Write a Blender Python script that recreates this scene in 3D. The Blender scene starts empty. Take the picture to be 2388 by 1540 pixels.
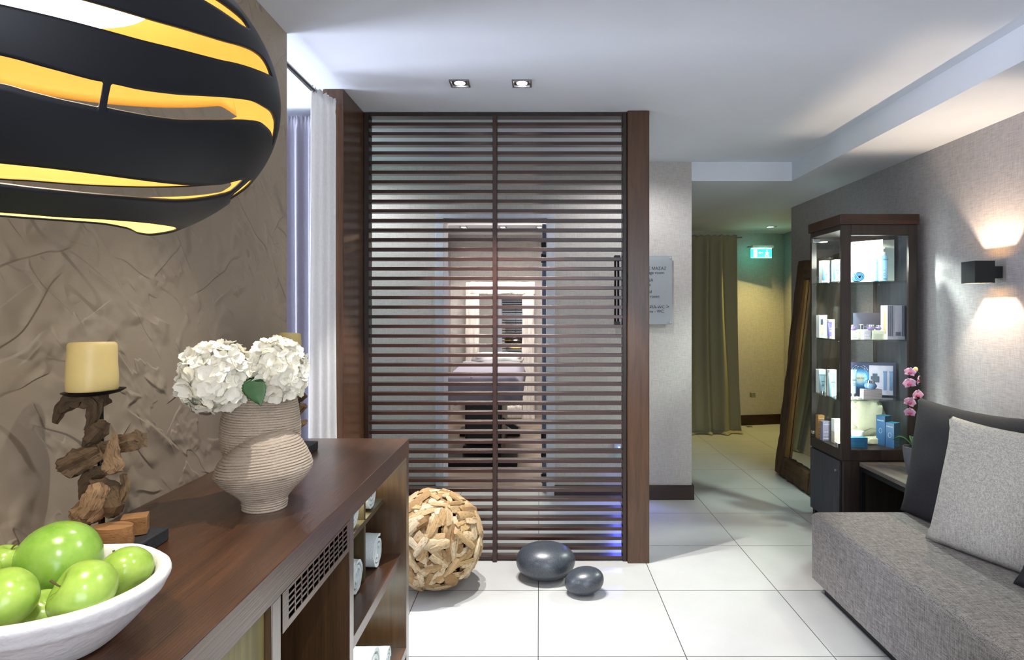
import bpy, bmesh, math, random
from mathutils import Vector, Matrix, noise
PI = math.pi
R = math.radians
S = bpy.context.scene
C = S.collection
F = 1452.0                       # focal length in pixels of the 2388 px wide frame
EYE = 1.4                        # camera height

# ------------------------------------------------------------------ camera, world, exposure, lights
cd = bpy.data.cameras.new('camera'); cam = bpy.data.objects.new('camera', cd); C.objects.link(cam)
cam.location = (0, 0, EYE); cam.rotation_euler = (R(90), 0, 0)
cd.sensor_width = 36; cd.lens = 36 * F / 2388; cd.shift_x = -64 / 2388; cd.shift_y = -42 / 2388
cd.clip_start = 0.02
S.camera = cam
w = bpy.data.worlds.new('world'); S.world = w; w.use_nodes = True
w.node_tree.nodes['Background'].inputs[0].default_value = (0.55, 0.65, 0.9, 1)
w.node_tree.nodes['Background'].inputs[1].default_value = 0.35
S.view_settings.view_transform = 'Standard'; S.view_settings.look = 'None'
S.view_settings.gamma = 1; S.view_settings.use_curve_mapping = False
S.view_settings.exposure = 0.3

def light(kind, name, loc, energy, color=(1, 1, 1), size=0.05, to=None, spot=80, blend=0.2, sy=None):
    d = bpy.data.lights.new(name, kind); d.energy = energy; d.color = color
    if kind == 'AREA':
        d.size = size
        if sy: d.shape = 'RECTANGLE'; d.size_y = sy
    else: d.shadow_soft_size = size
    if kind == 'SPOT': d.spot_size = R(spot); d.spot_blend = blend
    o = bpy.data.objects.new(name, d); C.objects.link(o); o.location = loc
    if to is not None:
        o.rotation_euler = (Vector(to) - Vector(loc)).to_track_quat('-Z', 'Y').to_euler()
    return o

# added fill behind the camera; daylight from window of the curtained bay, left
light('AREA', 'back_fill_light', (0.75, -2.50, 1.45), 66, (0.84, 0.89, 1.0), 2.0, (0.75, 0, 1.3), sy=1.7)
light('AREA', 'daylight_bay', (-2.955, 2.85, 1.35), 100, (0.76, 0.82, 1.0), 0.8, (-1.0, 2.9, 1.3), sy=1.9)

# ------------------------------------------------------------------ materials
def lin(h):
    h = h.lstrip('#'); v = [int(h[i:i + 2], 16) / 255 for i in (0, 2, 4)]
    return tuple(c / 12.92 if c <= .04045 else ((c + .055) / 1.055) ** 2.4 for c in v) + (1,)

class NT:
    def __init__(s, name):
        s.m = bpy.data.materials.new(name); s.m.use_nodes = True
        s.t = s.m.node_tree; s.b = s.t.nodes['Principled BSDF']; s.o = s.t.nodes['Material Output']
    def n(s, typ, **kw):
        k = s.t.nodes.new(typ)
        for a, v in kw.items(): setattr(k, a, v)
        return k
    def l(s, a, b): s.t.links.new(a, b)
    def val(s, sock, v):
        if hasattr(v, 'is_linked'): s.l(v, sock)
        else: sock.default_value = v
    def math(s, op, a, b=0.0, c=0.0):
        k = s.n('ShaderNodeMath', operation=op)
        s.val(k.inputs[0], a); s.val(k.inputs[1], b)
        if op in ('MULTIPLY_ADD', 'SMOOTH_MIN', 'WRAP'): s.val(k.inputs[2], c)
        return k.outputs[0]
    def coord(s, scale=(1, 1, 1), kind='Object', rot=(0, 0, 0)):
        tc = s.n('ShaderNodeTexCoord'); mp = s.n('ShaderNodeMapping')
        if any(rot):
            m0 = s.n('ShaderNodeMapping'); m0.inputs['Rotation'].default_value = rot; s.l(tc.outputs[kind], m0.inputs[0])
            mp.inputs['Scale'].default_value = scale; s.l(m0.outputs[0], mp.inputs[0]); return mp.outputs[0]
        mp.inputs['Scale'].default_value = scale; mp.inputs['Rotation'].default_value = rot
        s.l(tc.outputs[kind], mp.inputs[0]); return mp.outputs[0]
    def noise(s, vec, scale=5, detail=4, rough=.55, dist=0):
        k = s.n('ShaderNodeTexNoise'); s.l(vec, k.inputs['Vector'])
        k.inputs['Scale'].default_value = scale; k.inputs['Detail'].default_value = detail
        k.inputs['Roughness'].default_value = rough; k.inputs['Distortion'].default_value = dist
        return k.outputs['Fac']
    def ramp(s, fac, stops):
        k = s.n('ShaderNodeValToRGB'); s.l(fac, k.inputs[0]); e = k.color_ramp.elements
        while len(e) < len(stops): e.new(.5)
        for el, (p, c) in zip(e, stops): el.position = p; el.color = lin(c) if isinstance(c, str) else c
        return k.outputs[0]
    def smooth(s, fac, a, b, lo=0., hi=1.):
        k = s.n('ShaderNodeMapRange', interpolation_type='SMOOTHSTEP'); s.val(k.inputs[0], fac)
        for i, v in enumerate((a, b, lo, hi)): k.inputs[i + 1].default_value = v
        return k.outputs[0]
    def mix(s, fac, a, b, bt='MIX'):
        k = s.n('ShaderNodeMix', data_type='RGBA', blend_type=bt); s.val(k.inputs[0], fac)
        s.val(k.inputs[6], a); s.val(k.inputs[7], b); return k.outputs[2]
    def bump(s, h, strength=.3, dist=.01):
        k = s.n('ShaderNodeBump'); s.l(h, k.inputs['Height'])
        k.inputs['Strength'].default_value = strength; k.inputs['Distance'].default_value = dist
        s.l(k.outputs[0], s.b.inputs['Normal']); return k
    def set(s, color=None, rough=None, metal=None, spec=None, **kw):
        if color is not None: s.val(s.b.inputs['Base Color'], lin(color) if isinstance(color, str) else color)
        if rough is not None: s.val(s.b.inputs['Roughness'], rough)
        if metal is not None: s.b.inputs['Metallic'].default_value = metal
        if spec is not None: s.b.inputs['Specular IOR Level'].default_value = spec
        for k, v in kw.items(): s.val(s.b.inputs[k.replace('_', ' ')], v)
        return s.m

def plain(name, col, rough=.5, metal=0, spec=.5, var=.06, vs=40, bump=0, **kw):
    n = NT(name); c = lin(col)
    v = n.coord(); f = n.noise(v, vs, 3)
    d = tuple(x * (1 - var) for x in c[:3]) + (1,); b = tuple(min(1, x * (1 + var)) for x in c[:3]) + (1,)
    col_ = n.ramp(f, [(.3, d), (.7, b)])
    if bump: n.bump(f, bump, .004)
    return n.set(col_, rough, metal, spec, **kw)

def wood(name, dark, light_, axis='Y', rough=.35, scale=1.0, bump=.15, spec=.5, pores=.5, coat=0):
    n = NT(name); st = {'X': (1, 14, 14), 'Y': (14, 1, 14), 'Z': (14, 14, 1)}[axis]
    v = n.coord(tuple(x * scale for x in st))
    big = n.noise(v, 2.2, 5, .6, .6)
    fine = n.noise(n.coord(tuple(x * scale * (1 if x == 1 else 7) for x in st)), 3.2, 4, .65)
    base = n.ramp(big, [(.28, dark), (.72, light_)])
    por = n.smooth(fine, .30, .46)
    dk = tuple(x * .55 for x in lin(dark)[:3]) + (1,)
    col = n.mix(n.math('MULTIPLY', n.math('SUBTRACT', 1, por), pores), base, dk)
    n.bump(fine, bump, .002)
    kw = {'Coat_Weight': coat, 'Coat_Roughness': .22, 'Coat_IOR': 1.6} if coat else {}
    return n.set(col, rough, 0, spec, **kw)

def linen(name, a, b, scale=1.0, rough=.85, contrast=.5, bump=.25, axes='YZ'):
    n = NT(name)
    h = {'YZ': ((1, 3, 60), (1, 60, 3)), 'XZ': ((3, 1, 60), (60, 1, 3)), 'XYZ': ((4, 55, 55), (55, 4, 55))}[axes]
    f1 = n.noise(n.coord(tuple(x * scale for x in h[0])), 6, 3, .7)
    f2 = n.noise(n.coord(tuple(x * scale for x in h[1])), 6, 3, .7)
    f = n.math('ADD', n.math('MULTIPLY', f1, .5), n.math('MULTIPLY', f2, .5))
    if axes == 'XYZ':
        f3 = n.noise(n.coord((55 * scale, 55 * scale, 4 * scale)), 6, 3, .7)
        f = n.math('ADD', n.math('MULTIPLY', f, .667), n.math('MULTIPLY', f3, .333))
    col = n.ramp(f, [(.5 - .22 * contrast, a), (.5 + .22 * contrast, b)])
    n.bump(f, bump, .003); 
    return n.set(col, rough, 0, .25)

def glassy(name, tint=(1, 1, 1, 1), refl=1.0, rough=0.0):
    n = NT(name); t = n.n('ShaderNodeBsdfTransparent'); g = n.n('ShaderNodeBsdfGlossy'); x = n.n('ShaderNodeMixShader')
    lw = n.n('ShaderNodeLayerWeight'); lw.inputs['Blend'].default_value = .5
    fr = n.math('MULTIPLY_ADD', n.math('POWER', lw.outputs['Facing'], 5), .96, .04)
    t.inputs[0].default_value = tint; g.inputs['Roughness'].default_value = rough
    n.l(n.math('MULTIPLY', fr, refl), x.inputs[0]); n.l(t.outputs[0], x.inputs[1]); n.l(g.outputs[0], x.inputs[2])
    n.l(x.outputs[0], n.o.inputs[0]); n.t.nodes.remove(n.b); return n.m

def emit(name, col, strength):
    n = NT(name); c = lin(col) if isinstance(col, str) else col
    n.set(c, .5); n.b.inputs['Emission Color'].default_value = c; n.b.inputs['Emission Strength'].default_value = strength
    return n.m

def cloth(name, col, transl=.35, var=.05):
    n = NT(name); c = lin(col)
    f = n.noise(n.coord((1, 1, .4)), 160, 3, .7)
    colr = n.ramp(f, [(.3, tuple(x * (1 - var) for x in c[:3]) + (1,)), (.7, tuple(min(1, x * (1 + var)) for x in c[:3]) + (1,))])
    n.set(colr, .9, 0, .15); n.bump(f, .15, .002)
    t = n.n('ShaderNodeBsdfTranslucent'); n.l(colr, t.inputs[0]); x = n.n('ShaderNodeMixShader'); x.inputs[0].default_value = transl
    n.l(n.b.outputs[0], x.inputs[1]); n.l(t.outputs[0], x.inputs[2]); n.l(x.outputs[0], n.o.inputs[0]); return n.m

M = {}
def mat_floor():
    n = NT('floor_tile'); v = n.coord()
    sp = n.n('ShaderNodeSeparateXYZ'); n.l(v, sp.inputs[0])
    def line(o, off):
        m = n.math('MODULO', n.math('ADD', o, off), .6); d = n.math('MINIMUM', m, n.math('SUBTRACT', .6, m))
        return n.smooth(d, .0010, .0026)
    g = n.math('MULTIPLY', line(sp.outputs[0], 12.005), line(sp.outputs[1], 12.0 - 2.53))
    stain = n.noise(v, 2.5, 5, .6); fine = n.noise(v, 90, 2)
    tile = n.ramp(stain, [(.3, '#b3b3b1'), (.7, '#bdbdba')])
    tile = n.mix(n.math('MULTIPLY', fine, .12), tile, lin('#a09f9d'))
    col = n.mix(g, lin('#3c3c3a'), tile)
    rough = n.math('MULTIPLY_ADD', fine, .08, .26)
    n.bump(g, .4, .001)
    return n.set(col, rough, 0, .32)
M['floor'] = mat_floor()
def mat_crumple():
    n = NT('crumpled_paper_plaster'); v = n.coord((1, 1, 1))
    hs = None
    for i, (sc, msc, amp, rot) in enumerate(((3.6, 3.4, 1.0, .75), (5.6, 4.6, .8, .4), (7.0, 4.4, .6, -.5), (11, 7, .4, .9))):
        vv = n.coord((1, .42, 1.5), rot=(rot, 0, 0))
        a = n.noise(vv, sc, 2, .45, .15)
        fold = n.math('SUBTRACT', n.smooth(a, .486, .512), n.smooth(a, .512, .72))
        mask = n.smooth(n.noise(n.coord((1, 1.3, 1.3), rot=(rot * 2, 0, i)), msc, 2, .5), .50, .64)
        h = n.math('MULTIPLY', n.math('MULTIPLY', fold, mask), amp)
        hs = h if hs is None else n.math('ADD', hs, h)
    soft = n.noise(v, 2.2, 2, .5)
    hs = n.math('ADD', hs, n.math('MULTIPLY', soft, 1.2))
    tone = n.noise(v, 1.6, 3, .6); weave = n.noise(n.coord((1, 3, 60)), 12, 2)
    col = n.ramp(tone, [(.3, '#a29382'), (.7, '#b3a58f')])
    col = n.mix(n.math('MULTIPLY', weave, .15), col, lin('#82745f'))
    n.bump(hs, .5, .02)
    return n.set(col, .6, 0, .3)
M['crumple'] = mat_crumple()
M['ceiling'] = plain('ceiling_paint', '#dde2ea', .75, var=.02, vs=3)
M['white_wall'] = plain('white_wall_paint', '#d9dade', .8, var=.02, vs=3)
M['linen_side'] = linen('linen_wallpaper_side', '#969295', '#b6b2b2', 1.0)
M['linen_front'] = linen('linen_wallpaper_front', '#a9a4a0', '#c8c3bd', 1.0, axes='XZ')
M['walnut_y'] = wood('walnut_counter', '#36200f', '#583620', 'Y', .30, 1.0, .5, pores=.55, coat=.55)
M['walnut_z'] = wood('walnut_upright', '#382513', '#553a20', 'Z', .34, 1.2, .3, pores=.4, coat=1)
M['walnut_in'] = wood('walnut_interior', '#3f331e', '#5b4a2b', 'Z', .45, 1.0, .2, pores=.3)
M['olive_lit_door'] = wood('door_with_olive_light', '#665c33', '#8a7f4c', 'Z', .45, 1.2, .2, pores=.3)  # olive light on the counter door is put into its wood colour
M['jamb'] = wood('jamb_veneer', '#3f2a19', '#5e3f26', 'Z', .30, 1.6, .15, pores=.3)
M['slat'] = wood('dark_slat_wood', '#2a1713', '#40251d', 'X', .30, 1.0, .1, pores=.3)
M['wenge'] = wood('wenge_dark', '#1e1412', '#34231d', 'Z', .35, 1.2, .3, pores=.4)
M['wenge_y'] = wood('wenge_dark_depth', '#26160f', '#452a1c', 'X', .4, 1.2, .3, pores=.4)
M['base_wood'] = wood('baseboard_wood', '#23140f', '#3b241b', 'X', .4, 1.0, .1)
M['cab_brown'] = wood('cabinet_brown_oak', '#211a17', '#342822', 'Z', .45, 1.4, .4)
M['cab_grey'] = wood('cabinet_greyed_oak', '#25262d', '#40414b', 'Z', .5, 1.4, .4)
M['table_top'] = wood('weathered_table_top', '#4a443f', '#736b64', 'Y', .6, 1.6, .5)
M['rustic'] = wood('rustic_beam', '#2b1c10', '#5d4426', 'Z', .85, .7, 1.0, pores=.7)
M['rustic_y'] = wood('rustic_beam_depth', '#2b1c10', '#5d4426', 'Y', .85, .7, 1.0, pores=.7)
M['batten'] = wood('pale_batten', '#6e4f22', '#8d6a33', 'Z', .6, 1, .3)
M['white_rustic'] = wood('whitewashed_beam', '#b9b0a4', '#f3efe8', 'Z', .8, .9, 1.0, pores=.6)
M['oak_floor'] = wood('pale_oak_floor', '#7d6a5b', '#a5917f', 'X', .45, .5, .2)
M['black_metal'] = plain('black_metal', '#0d0f12', .4, .3, .5)
M['sconce_black'] = plain('sconce_powder_black', '#15181b', .55)
M['steel'] = plain('brushed_steel', '#9a9a98', .28, 1)
M['chrome'] = plain('chrome', '#e4e6ea', .08, 1)
M['slate'] = plain('black_slate', '#23262b', .6, var=.25, vs=60, bump=.3)
M['wax'] = plain('cream_candle_wax', '#ead28c', .42, var=.03, vs=25, Subsurface_Weight=.25, Subsurface_Radius=(.02, .012, .005))
M['clay'] = plain('sand_clay', '#b8a997', .9, spec=.15, var=.10, vs=220, bump=.35)
M['bowl'] = plain('white_rough_ceramic', '#d8d6d6', .85, var=.05, vs=70, bump=.45)
def mat_apple(name, a, b):
    n = NT(name); v = n.coord(); f = n.noise(v, 22, 4, .6); s = n.noise(v, 240, 2)
    col = n.ramp(f, [(.3, a), (.7, b)])
    col = n.mix(n.math('MULTIPLY', n.smooth(s, .72, .78), .5), col, lin('#b9cc78'))
    return n.set(col, .22, 0, .5, Subsurface_Weight=.08, Subsurface_Radius=(.01, .01, .004))
M['apple'] = mat_apple('green_apple_skin', '#7ca23a', '#a6c45c')
M['mango'] = mat_apple('deep_green_skin', '#6c9834', '#8fb550')
M['stem'] = plain('dry_stem', '#5a4a2c', .8)
M['petal'] = plain('white_petal', '#fff9e8', .65, var=.03, vs=60, Subsurface_Weight=.1, Subsurface_Radius=(.01, .01, .006))
M['leaf'] = plain('green_leaf', '#1f4a22', .65, var=.2, vs=50)
M['lamp_out'] = plain('lamp_matt_black', '#0f1219', .5, spec=.4, var=.03)
M['lamp_in'] = plain('lamp_gold_lining', '#cfad5f', .5, .1, .5, var=.03, vs=25)
M['lamp_glow'] = emit('lamp_diffuser_glow', (1, .93, .8, 1), 6)
M['spot_glow'] = emit('downlight_glow', (1, .97, .93, 1), 30)
M['curtain_w'] = cloth('white_voile', '#dcdad6', .45)
M['curtain_b'] = cloth('blue_grey_curtain', '#a19fa9', .25)
M['curtain_o'] = cloth('linen_hall_curtain', '#a39d80', .15)
def mat_stone():
    n = NT('speckled_dark_stone'); v = n.coord(); f = n.noise(v, 480, 2); s = n.noise(v, 3, 4)
    col = n.ramp(f, [(.35, '#262a31'), (.60, '#3d434d'), (.74, '#868d97')])
    return n.set(col, n.math('MULTIPLY_ADD', s, .12, .30), 0, .8)
M['stone'] = mat_stone()
def mat_drift(name, dark, mid, pale):
    n = NT(name)
    at = n.n('ShaderNodeAttribute', attribute_name='tint'); uv = n.coord((3, 40, 1), 'UV')
    g = n.noise(uv, 4, 4, .65); spots = n.noise(n.coord(), 55, 2)
    base = n.ramp(at.outputs['Fac'], [(0, '#2a1d12'), (.10, dark), (.5, mid), (1, pale)])
    col = n.mix(n.math('MULTIPLY', n.smooth(g, .52, .36), .5), base, lin('#3c2a1a'))
    col = n.mix(n.math('MULTIPLY', n.smooth(spots, .68, .76), .6), col, lin('#2c1d14'))
    n.bump(g, .8, .006)
    return n.set(col, .8, 0, .25)
M['drift'] = mat_drift('driftwood_pale', '#8d6a44', '#c9a878', '#e2cfae')
M['drift_dark'] = mat_drift('driftwood_brown', '#43372a', '#7a644b', '#b08f6c')
M['cutwood'] = wood('cut_block_wood', '#7a5330', '#a87c4c', 'X', .8, 1.5, .8)
M['towel'] = plain('white_terry', '#e3ecec', .95, spec=.1, var=.08, vs=320, bump=.9)
M['sofa'] = linen('grey_woven_sofa', '#4e4a49', '#9a948f', 1.0, .9, .42, .3, 'XYZ')
M['cush_dark'] = linen('charcoal_cushion', '#222225', '#343336', 1.2, .95, .8, .2, 'XYZ')
M['cush_light'] = linen('stone_grey_linen', '#8a8680', '#b5b1a8', .8, .9, .34, .25, 'XYZ')
M['cush_pink'] = linen('pale_rose_linen', '#a89593', '#c5b5b1', 1.0, .9, .7, .2, 'XYZ')
M['glass'] = glassy('clear_glass', (.97, .99, .98, 1), 1.0)
M['shelf_glass'] = glassy('green_edge_glass', (.93, .97, .955, 1), 1.0)
M['frosted'] = plain('frosted_acrylic', '#a4aaae', .3, var=.02, Alpha=.72)
M['mirror'] = plain('mirror_silver', '#d9dcdb', .02, 1, var=0)
M['void'] = plain('cavity_shade_black', '#050505', 1, spec=0, var=0)
M['ink'] = plain('black_lettering', '#101113', .5)
M['exit_green'] = emit('exit_sign_green', (.02, .85, .62, 1), 3.4)
M['exit_white'] = emit('exit_sign_white', (.75, 1, .95, 1), 3.5)
M['blue_led'] = emit('blue_led', (.12, .25, 1, 1), 18)
M['aqua_led'] = emit('aqua_led', (.05, .75, 1, 1), 6)
M['plastic_grey'] = plain('grey_plastic', '#8d8b76', .5)
M['white_plastic'] = plain('white_plastic', '#e6e6e2', .4)
M['pinkorchid'] = None
def mat_orchid():
    n = NT('pink_orchid_petal'); v = n.coord(); f = n.noise(v, 60, 3)
    col = n.ramp(f, [(.3, '#d09ac0'), (.7, '#e6c4dc')]); return n.set(col, .55, 0, .3, Subsurface_Weight=.15, Subsurface_Radius=(.01, .006, .008))
M['orchid'] = mat_orchid()
M['orchid_lip'] = plain('orchid_lip', '#a33a68', .5)
M['bud'] = plain('yellow_bud', '#cfc790', .5)
M['pot'] = plain('grey_pot', '#6c6c75', .5)
M['pebble'] = plain('white_pebble', '#dedcd2', .6)
M['blanket'] = plain('grey_fleece', '#8f8b98', .95, var=.08, vs=200, bump=.4)
M['bed_white'] = plain('white_linen_sheet', '#eeeeea', .9)
M['black_vinyl'] = plain('black_vinyl', '#0e0e10', .35)
M['door_frame'] = plain('light_grey_frame', '#b6b9c2', .5)
M['door_edge'] = plain('blue_grey_door', '#5d6b88', .4)
M['cream_box'] = plain('cream_card', '#d9dbc6', .6)
M['white_card'] = plain('white_card', '#f1f1ee', .6)
M['grey_card'] = plain('grey_card', '#b5b7ad', .6)
M['blue_box'] = plain('deep_blue_card', '#1e5687', .4)
M['blue_side'] = plain('slate_blue_card', '#2d5673', .45)
M['teal_top'] = plain('teal_card', '#2b8aa8', .4)
M['orange_box'] = plain('orange_card', '#b07a3c', .45)
M['mauve_box'] = plain('mauve_grey_card', '#8c86a0', .45)
M['pink_card'] = plain('pale_pink_card', '#cdbcae', .5)
M['navy_card'] = plain('navy_card', '#1e2544', .35)
M['lav_card'] = plain('lavender_card', '#a9a5b8', .5)
M['slate_card'] = plain('slate_violet_card', '#55566b', .5)
M['tube_blue'] = plain('pale_blue_tube', '#7fb0dc', .3)
M['tube_aqua'] = plain('silver_aqua_tube', '#9dbccd', .28, .2)
M['tube_violet'] = plain('violet_tube', '#6f62b2', .3)
M['bottle_blue'] = plain('ice_blue_bottle', '#8fc0e6', .2)
M['serum'] = plain('rose_serum', '#cdb0a4', .2)
M['purple_glass'] = plain('purple_jar', '#6d5a86', .12)
M['blue_glass'] = plain('steel_blue_jar', '#6d8db5', .12, .3)
M['blue_towel'] = plain('blue_towel', '#4d7fb5', .95, var=.1, vs=300, bump=.6)
M['cream_cloth'] = plain('cream_terry', '#dfdcbf', .95, var=.06, vs=200, bump=.5)
M['print_dark'] = plain('dark_print', '#3c4a5a', .5)
M['print_skin'] = plain('warm_print', '#b08a62', .5)
def mat_burst():
    n = NT('blue_burst_print'); v = n.coord(); k = n.n('ShaderNodeVectorMath', operation='LENGTH'); n.l(v, k.inputs[0])
    f = n.noise(n.coord(), 90, 4, .7)
    d = n.math('ADD', n.math('MULTIPLY', k.outputs['Value'], 10), n.math('MULTIPLY', f, .35))
    return n.set(n.ramp(d, [(.25, '#f6f3cf'), (.45, '#bfe6f2'), (.62, '#2f94d0'), (.85, '#17284e')]), .4)
M['burst'] = mat_burst()
def mat_stripestone():
    n = NT('striped_stone_card'); sp = n.coord((3, 3, 160)); f = n.noise(sp, 3, 2)
    return n.set(n.ramp(f, [(.35, '#8b8086'), (.65, '#b5a9ad')]), .6)
M['stripe'] = mat_stripestone()

# ------------------------------------------------------------------ mesh helpers
class MB:
    def __init__(s): s.v = []; s.f = []; s.mi = []; s.tint = []; s.uv = None
    def add(s, vs, fs, mi=0, tint=None):
        o = len(s.v); s.v += [Vector(p) for p in vs]; s.f += [tuple(i + o for i in f) for f in fs]; s.mi += [mi] * len(fs)
        if tint is not None:
            while len(s.tint) < o: s.tint.append(.5)
            s.tint += [tint] * len(vs)
        return s
    def box(s, x0, x1, y0, y1, z0, z1, mi=0):
        v = [(x, y, z) for z in (z0, z1) for y in (y0, y1) for x in (x0, x1)]
        return s.add(v, [(0, 2, 3, 1), (4, 5, 7, 6), (0, 1, 5, 4), (2, 6, 7, 3), (0, 4, 6, 2), (1, 3, 7, 5)], mi)
    def obox(s, c, ax, ay, az, hx, hy, hz, mi=0):
        c = Vector(c); v = [c + ax * (i * hx) + ay * (j * hy) + az * (k * hz) for k in (-1, 1) for j in (-1, 1) for i in (-1, 1)]
        return s.add(v, [(0, 2, 3, 1), (4, 5, 7, 6), (0, 1, 5, 4), (2, 6, 7, 3), (0, 4, 6, 2), (1, 3, 7, 5)], mi)
    def lathe(s, prof, c=(0, 0, 0), seg=48, cap=True, mi=0, fn=None):
        c = Vector(c); vs = []
        for j, (r, z) in enumerate(prof):
            for i in range(seg):
                a = 2 * PI * i / seg; p = Vector((r * math.cos(a), r * math.sin(a), z))
                if fn: p = fn(p, a, j)
                vs.append(c + p)
        fs = [(j * seg + i, j * seg + (i + 1) % seg, (j + 1) * seg + (i + 1) % seg, (j + 1) * seg + i) for j in range(len(prof) - 1) for i in range(seg)]
        if cap:
            fs.append(tuple(range(seg))[::-1]); k = (len(prof) - 1) * seg; fs.append(tuple(range(k, k + seg)))
        return s.add(vs, fs, mi)
    def tube(s, pts, rad, seg=10, cap=True, mi=0, flat=1.0, tint=None, jit=0, rng=None):
        pts = [Vector(p) for p in pts]; n = len(pts)
        rad = rad if isinstance(rad, (list, tuple)) else [rad] * n
        up = Vector((0, 0, 1)); vs = []; px = None
        for k in range(n):
            t = (pts[min(k + 1, n - 1)] - pts[max(k - 1, 0)]).normalized()
            if px is None:
                px = t.cross(up if abs(t.z) < .9 else Vector((0, 1, 0))).normalized()
            else: px = (px - t * px.dot(t)).normalized()
            py = t.cross(px)
            for i in range(seg):
                a = 2 * PI * i / seg; r = rad[k] * (1 + (rng.uniform(-jit, jit) if jit else 0))
                vs.append(pts[k] + px * (r * math.cos(a)) + py * (r * flat * math.sin(a)))
        fs = [(k * seg + i, k * seg + (i + 1) % seg, (k + 1) * seg + (i + 1) % seg, (k + 1) * seg + i) for k in range(n - 1) for i in range(seg)]
        if cap: fs.append(tuple(range(seg))[::-1]); fs.append(tuple(range((n - 1) * seg, n * seg)))
        return s.add(vs, fs, mi, tint)
    def grid(s, fn, nu, nv, mi=0, closed_u=False, tint=None):
        vs = [fn(i / (nu if closed_u else nu - 1), j / (nv - 1)) for j in range(nv) for i in range(nu)]
        m = nu if closed_u else nu - 1
        fs = [(j * nu + i, j * nu + (i + 1) % nu, (j + 1) * nu + (i + 1) % nu, (j + 1) * nu + i) for j in range(nv - 1) for i in range(m)]
        return s.add(vs, fs, mi, tint)
    def xf(s, mtx): s.v = [mtx @ v for v in s.v]; return s

def worigin(o):
    p = Vector((0, 0, 0))
    while o is not None: p += o.location; o = o.parent
    return p

def obj(name, mb, mats, parent=None, loc=None, smooth=35, bevel=0, solid=0, sub=0, fixn=True):
    me = bpy.data.meshes.new(name)
    mats = mats if isinstance(mats, (list, tuple)) else [mats]
    if parent is not None: org = worigin(parent)
    elif loc is not None: org = Vector(loc)
    else:
        xs = [v.x for v in mb.v]; ys = [v.y for v in mb.v]
        org = Vector(((min(xs) + max(xs)) / 2, (min(ys) + max(ys)) / 2, min(v.z for v in mb.v)))
    me.from_pydata([v - org for v in mb.v], [], mb.f)
    for m in mats: me.materials.append(m if not isinstance(m, str) else M[m])
    for p, i in zip(me.polygons, mb.mi): p.material_index = i
    if fixn:
        bm = bmesh.new(); bm.from_mesh(me); bmesh.ops.recalc_face_normals(bm, faces=bm.faces); bm.to_mesh(me); bm.free()
    if mb.tint:
        a = me.attributes.new('tint', 'FLOAT', 'POINT')
        a.data.foreach_set('value', (mb.tint + [.5] * (len(me.vertices) - len(mb.tint)))[:len(me.vertices)])
    if mb.uv is not None:
        l = me.uv_layers.new(name='UVMap')
        for lp in me.loops: l.data[lp.index].uv = mb.uv[lp.vertex_index]
    if smooth:
        me.polygons.foreach_set('use_smooth', [True] * len(me.polygons)); me.set_sharp_from_angle(angle=R(smooth))
    o = bpy.data.objects.new(name, me); C.objects.link(o)
    if parent is not None: o.parent = parent
    else: o.location = org
    if solid:
        md = o.modifiers.new('solid', 'SOLIDIFY'); md.thickness = solid; md.offset = 0
    if bevel:
        md = o.modifiers.new('bevel', 'BEVEL'); md.width = bevel; md.segments = 2; md.limit_method = 'ANGLE'; md.angle_limit = R(40)
    if sub:
        md = o.modifiers.new('sub', 'SUBSURF'); md.levels = sub; md.render_levels = sub
    return o

def tag(o, label, cat, group=None):
    o['label'] = label; o['category'] = cat
    if group: o['group'] = group
    return o
def thing(name, label, cat, loc, group=None):
    o = bpy.data.objects.new(name, None); C.objects.link(o); o.location = loc; o.empty_display_size = .1
    return tag(o, label, cat, group)
def struct(name, mb, m, bevel=0, smooth=35):
    o = obj(name, mb, m, loc=(0, 0, 0), bevel=bevel, smooth=smooth); o['kind'] = 'structure'; return o
def P(px, py, Y): return Vector(((px - 1258) * Y / F, Y, EYE - (py - 728) * Y / F))
_dg = None
def text_mesh(body, size, align='LEFT', depth=.0006):
    cu = bpy.data.curves.new('t', 'FONT'); cu.body = body; cu.size = size; cu.align_x = align; cu.extrude = depth; cu.resolution_u = 3
    o = bpy.data.objects.new('t', cu); C.objects.link(o)
    dg = bpy.context.evaluated_depsgraph_get(); me = bpy.data.meshes.new_from_object(o.evaluated_get(dg))
    mb = MB().add([v.co.copy() for v in me.vertices], [tuple(p.vertices) for p in me.polygons])
    bpy.data.objects.remove(o); bpy.data.meshes.remove(me); bpy.data.curves.remove(cu); return mb
def text_at(body, size, origin, right, up, align='LEFT', depth=.0006):
    mb = text_mesh(body, size, align, depth); right = Vector(right).normalized(); up = Vector(up).normalized(); nn = right.cross(up)
    o = Vector(origin); mb.v = [o + right * v.x + up * v.y + nn * v.z for v in mb.v]; return mb

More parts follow.
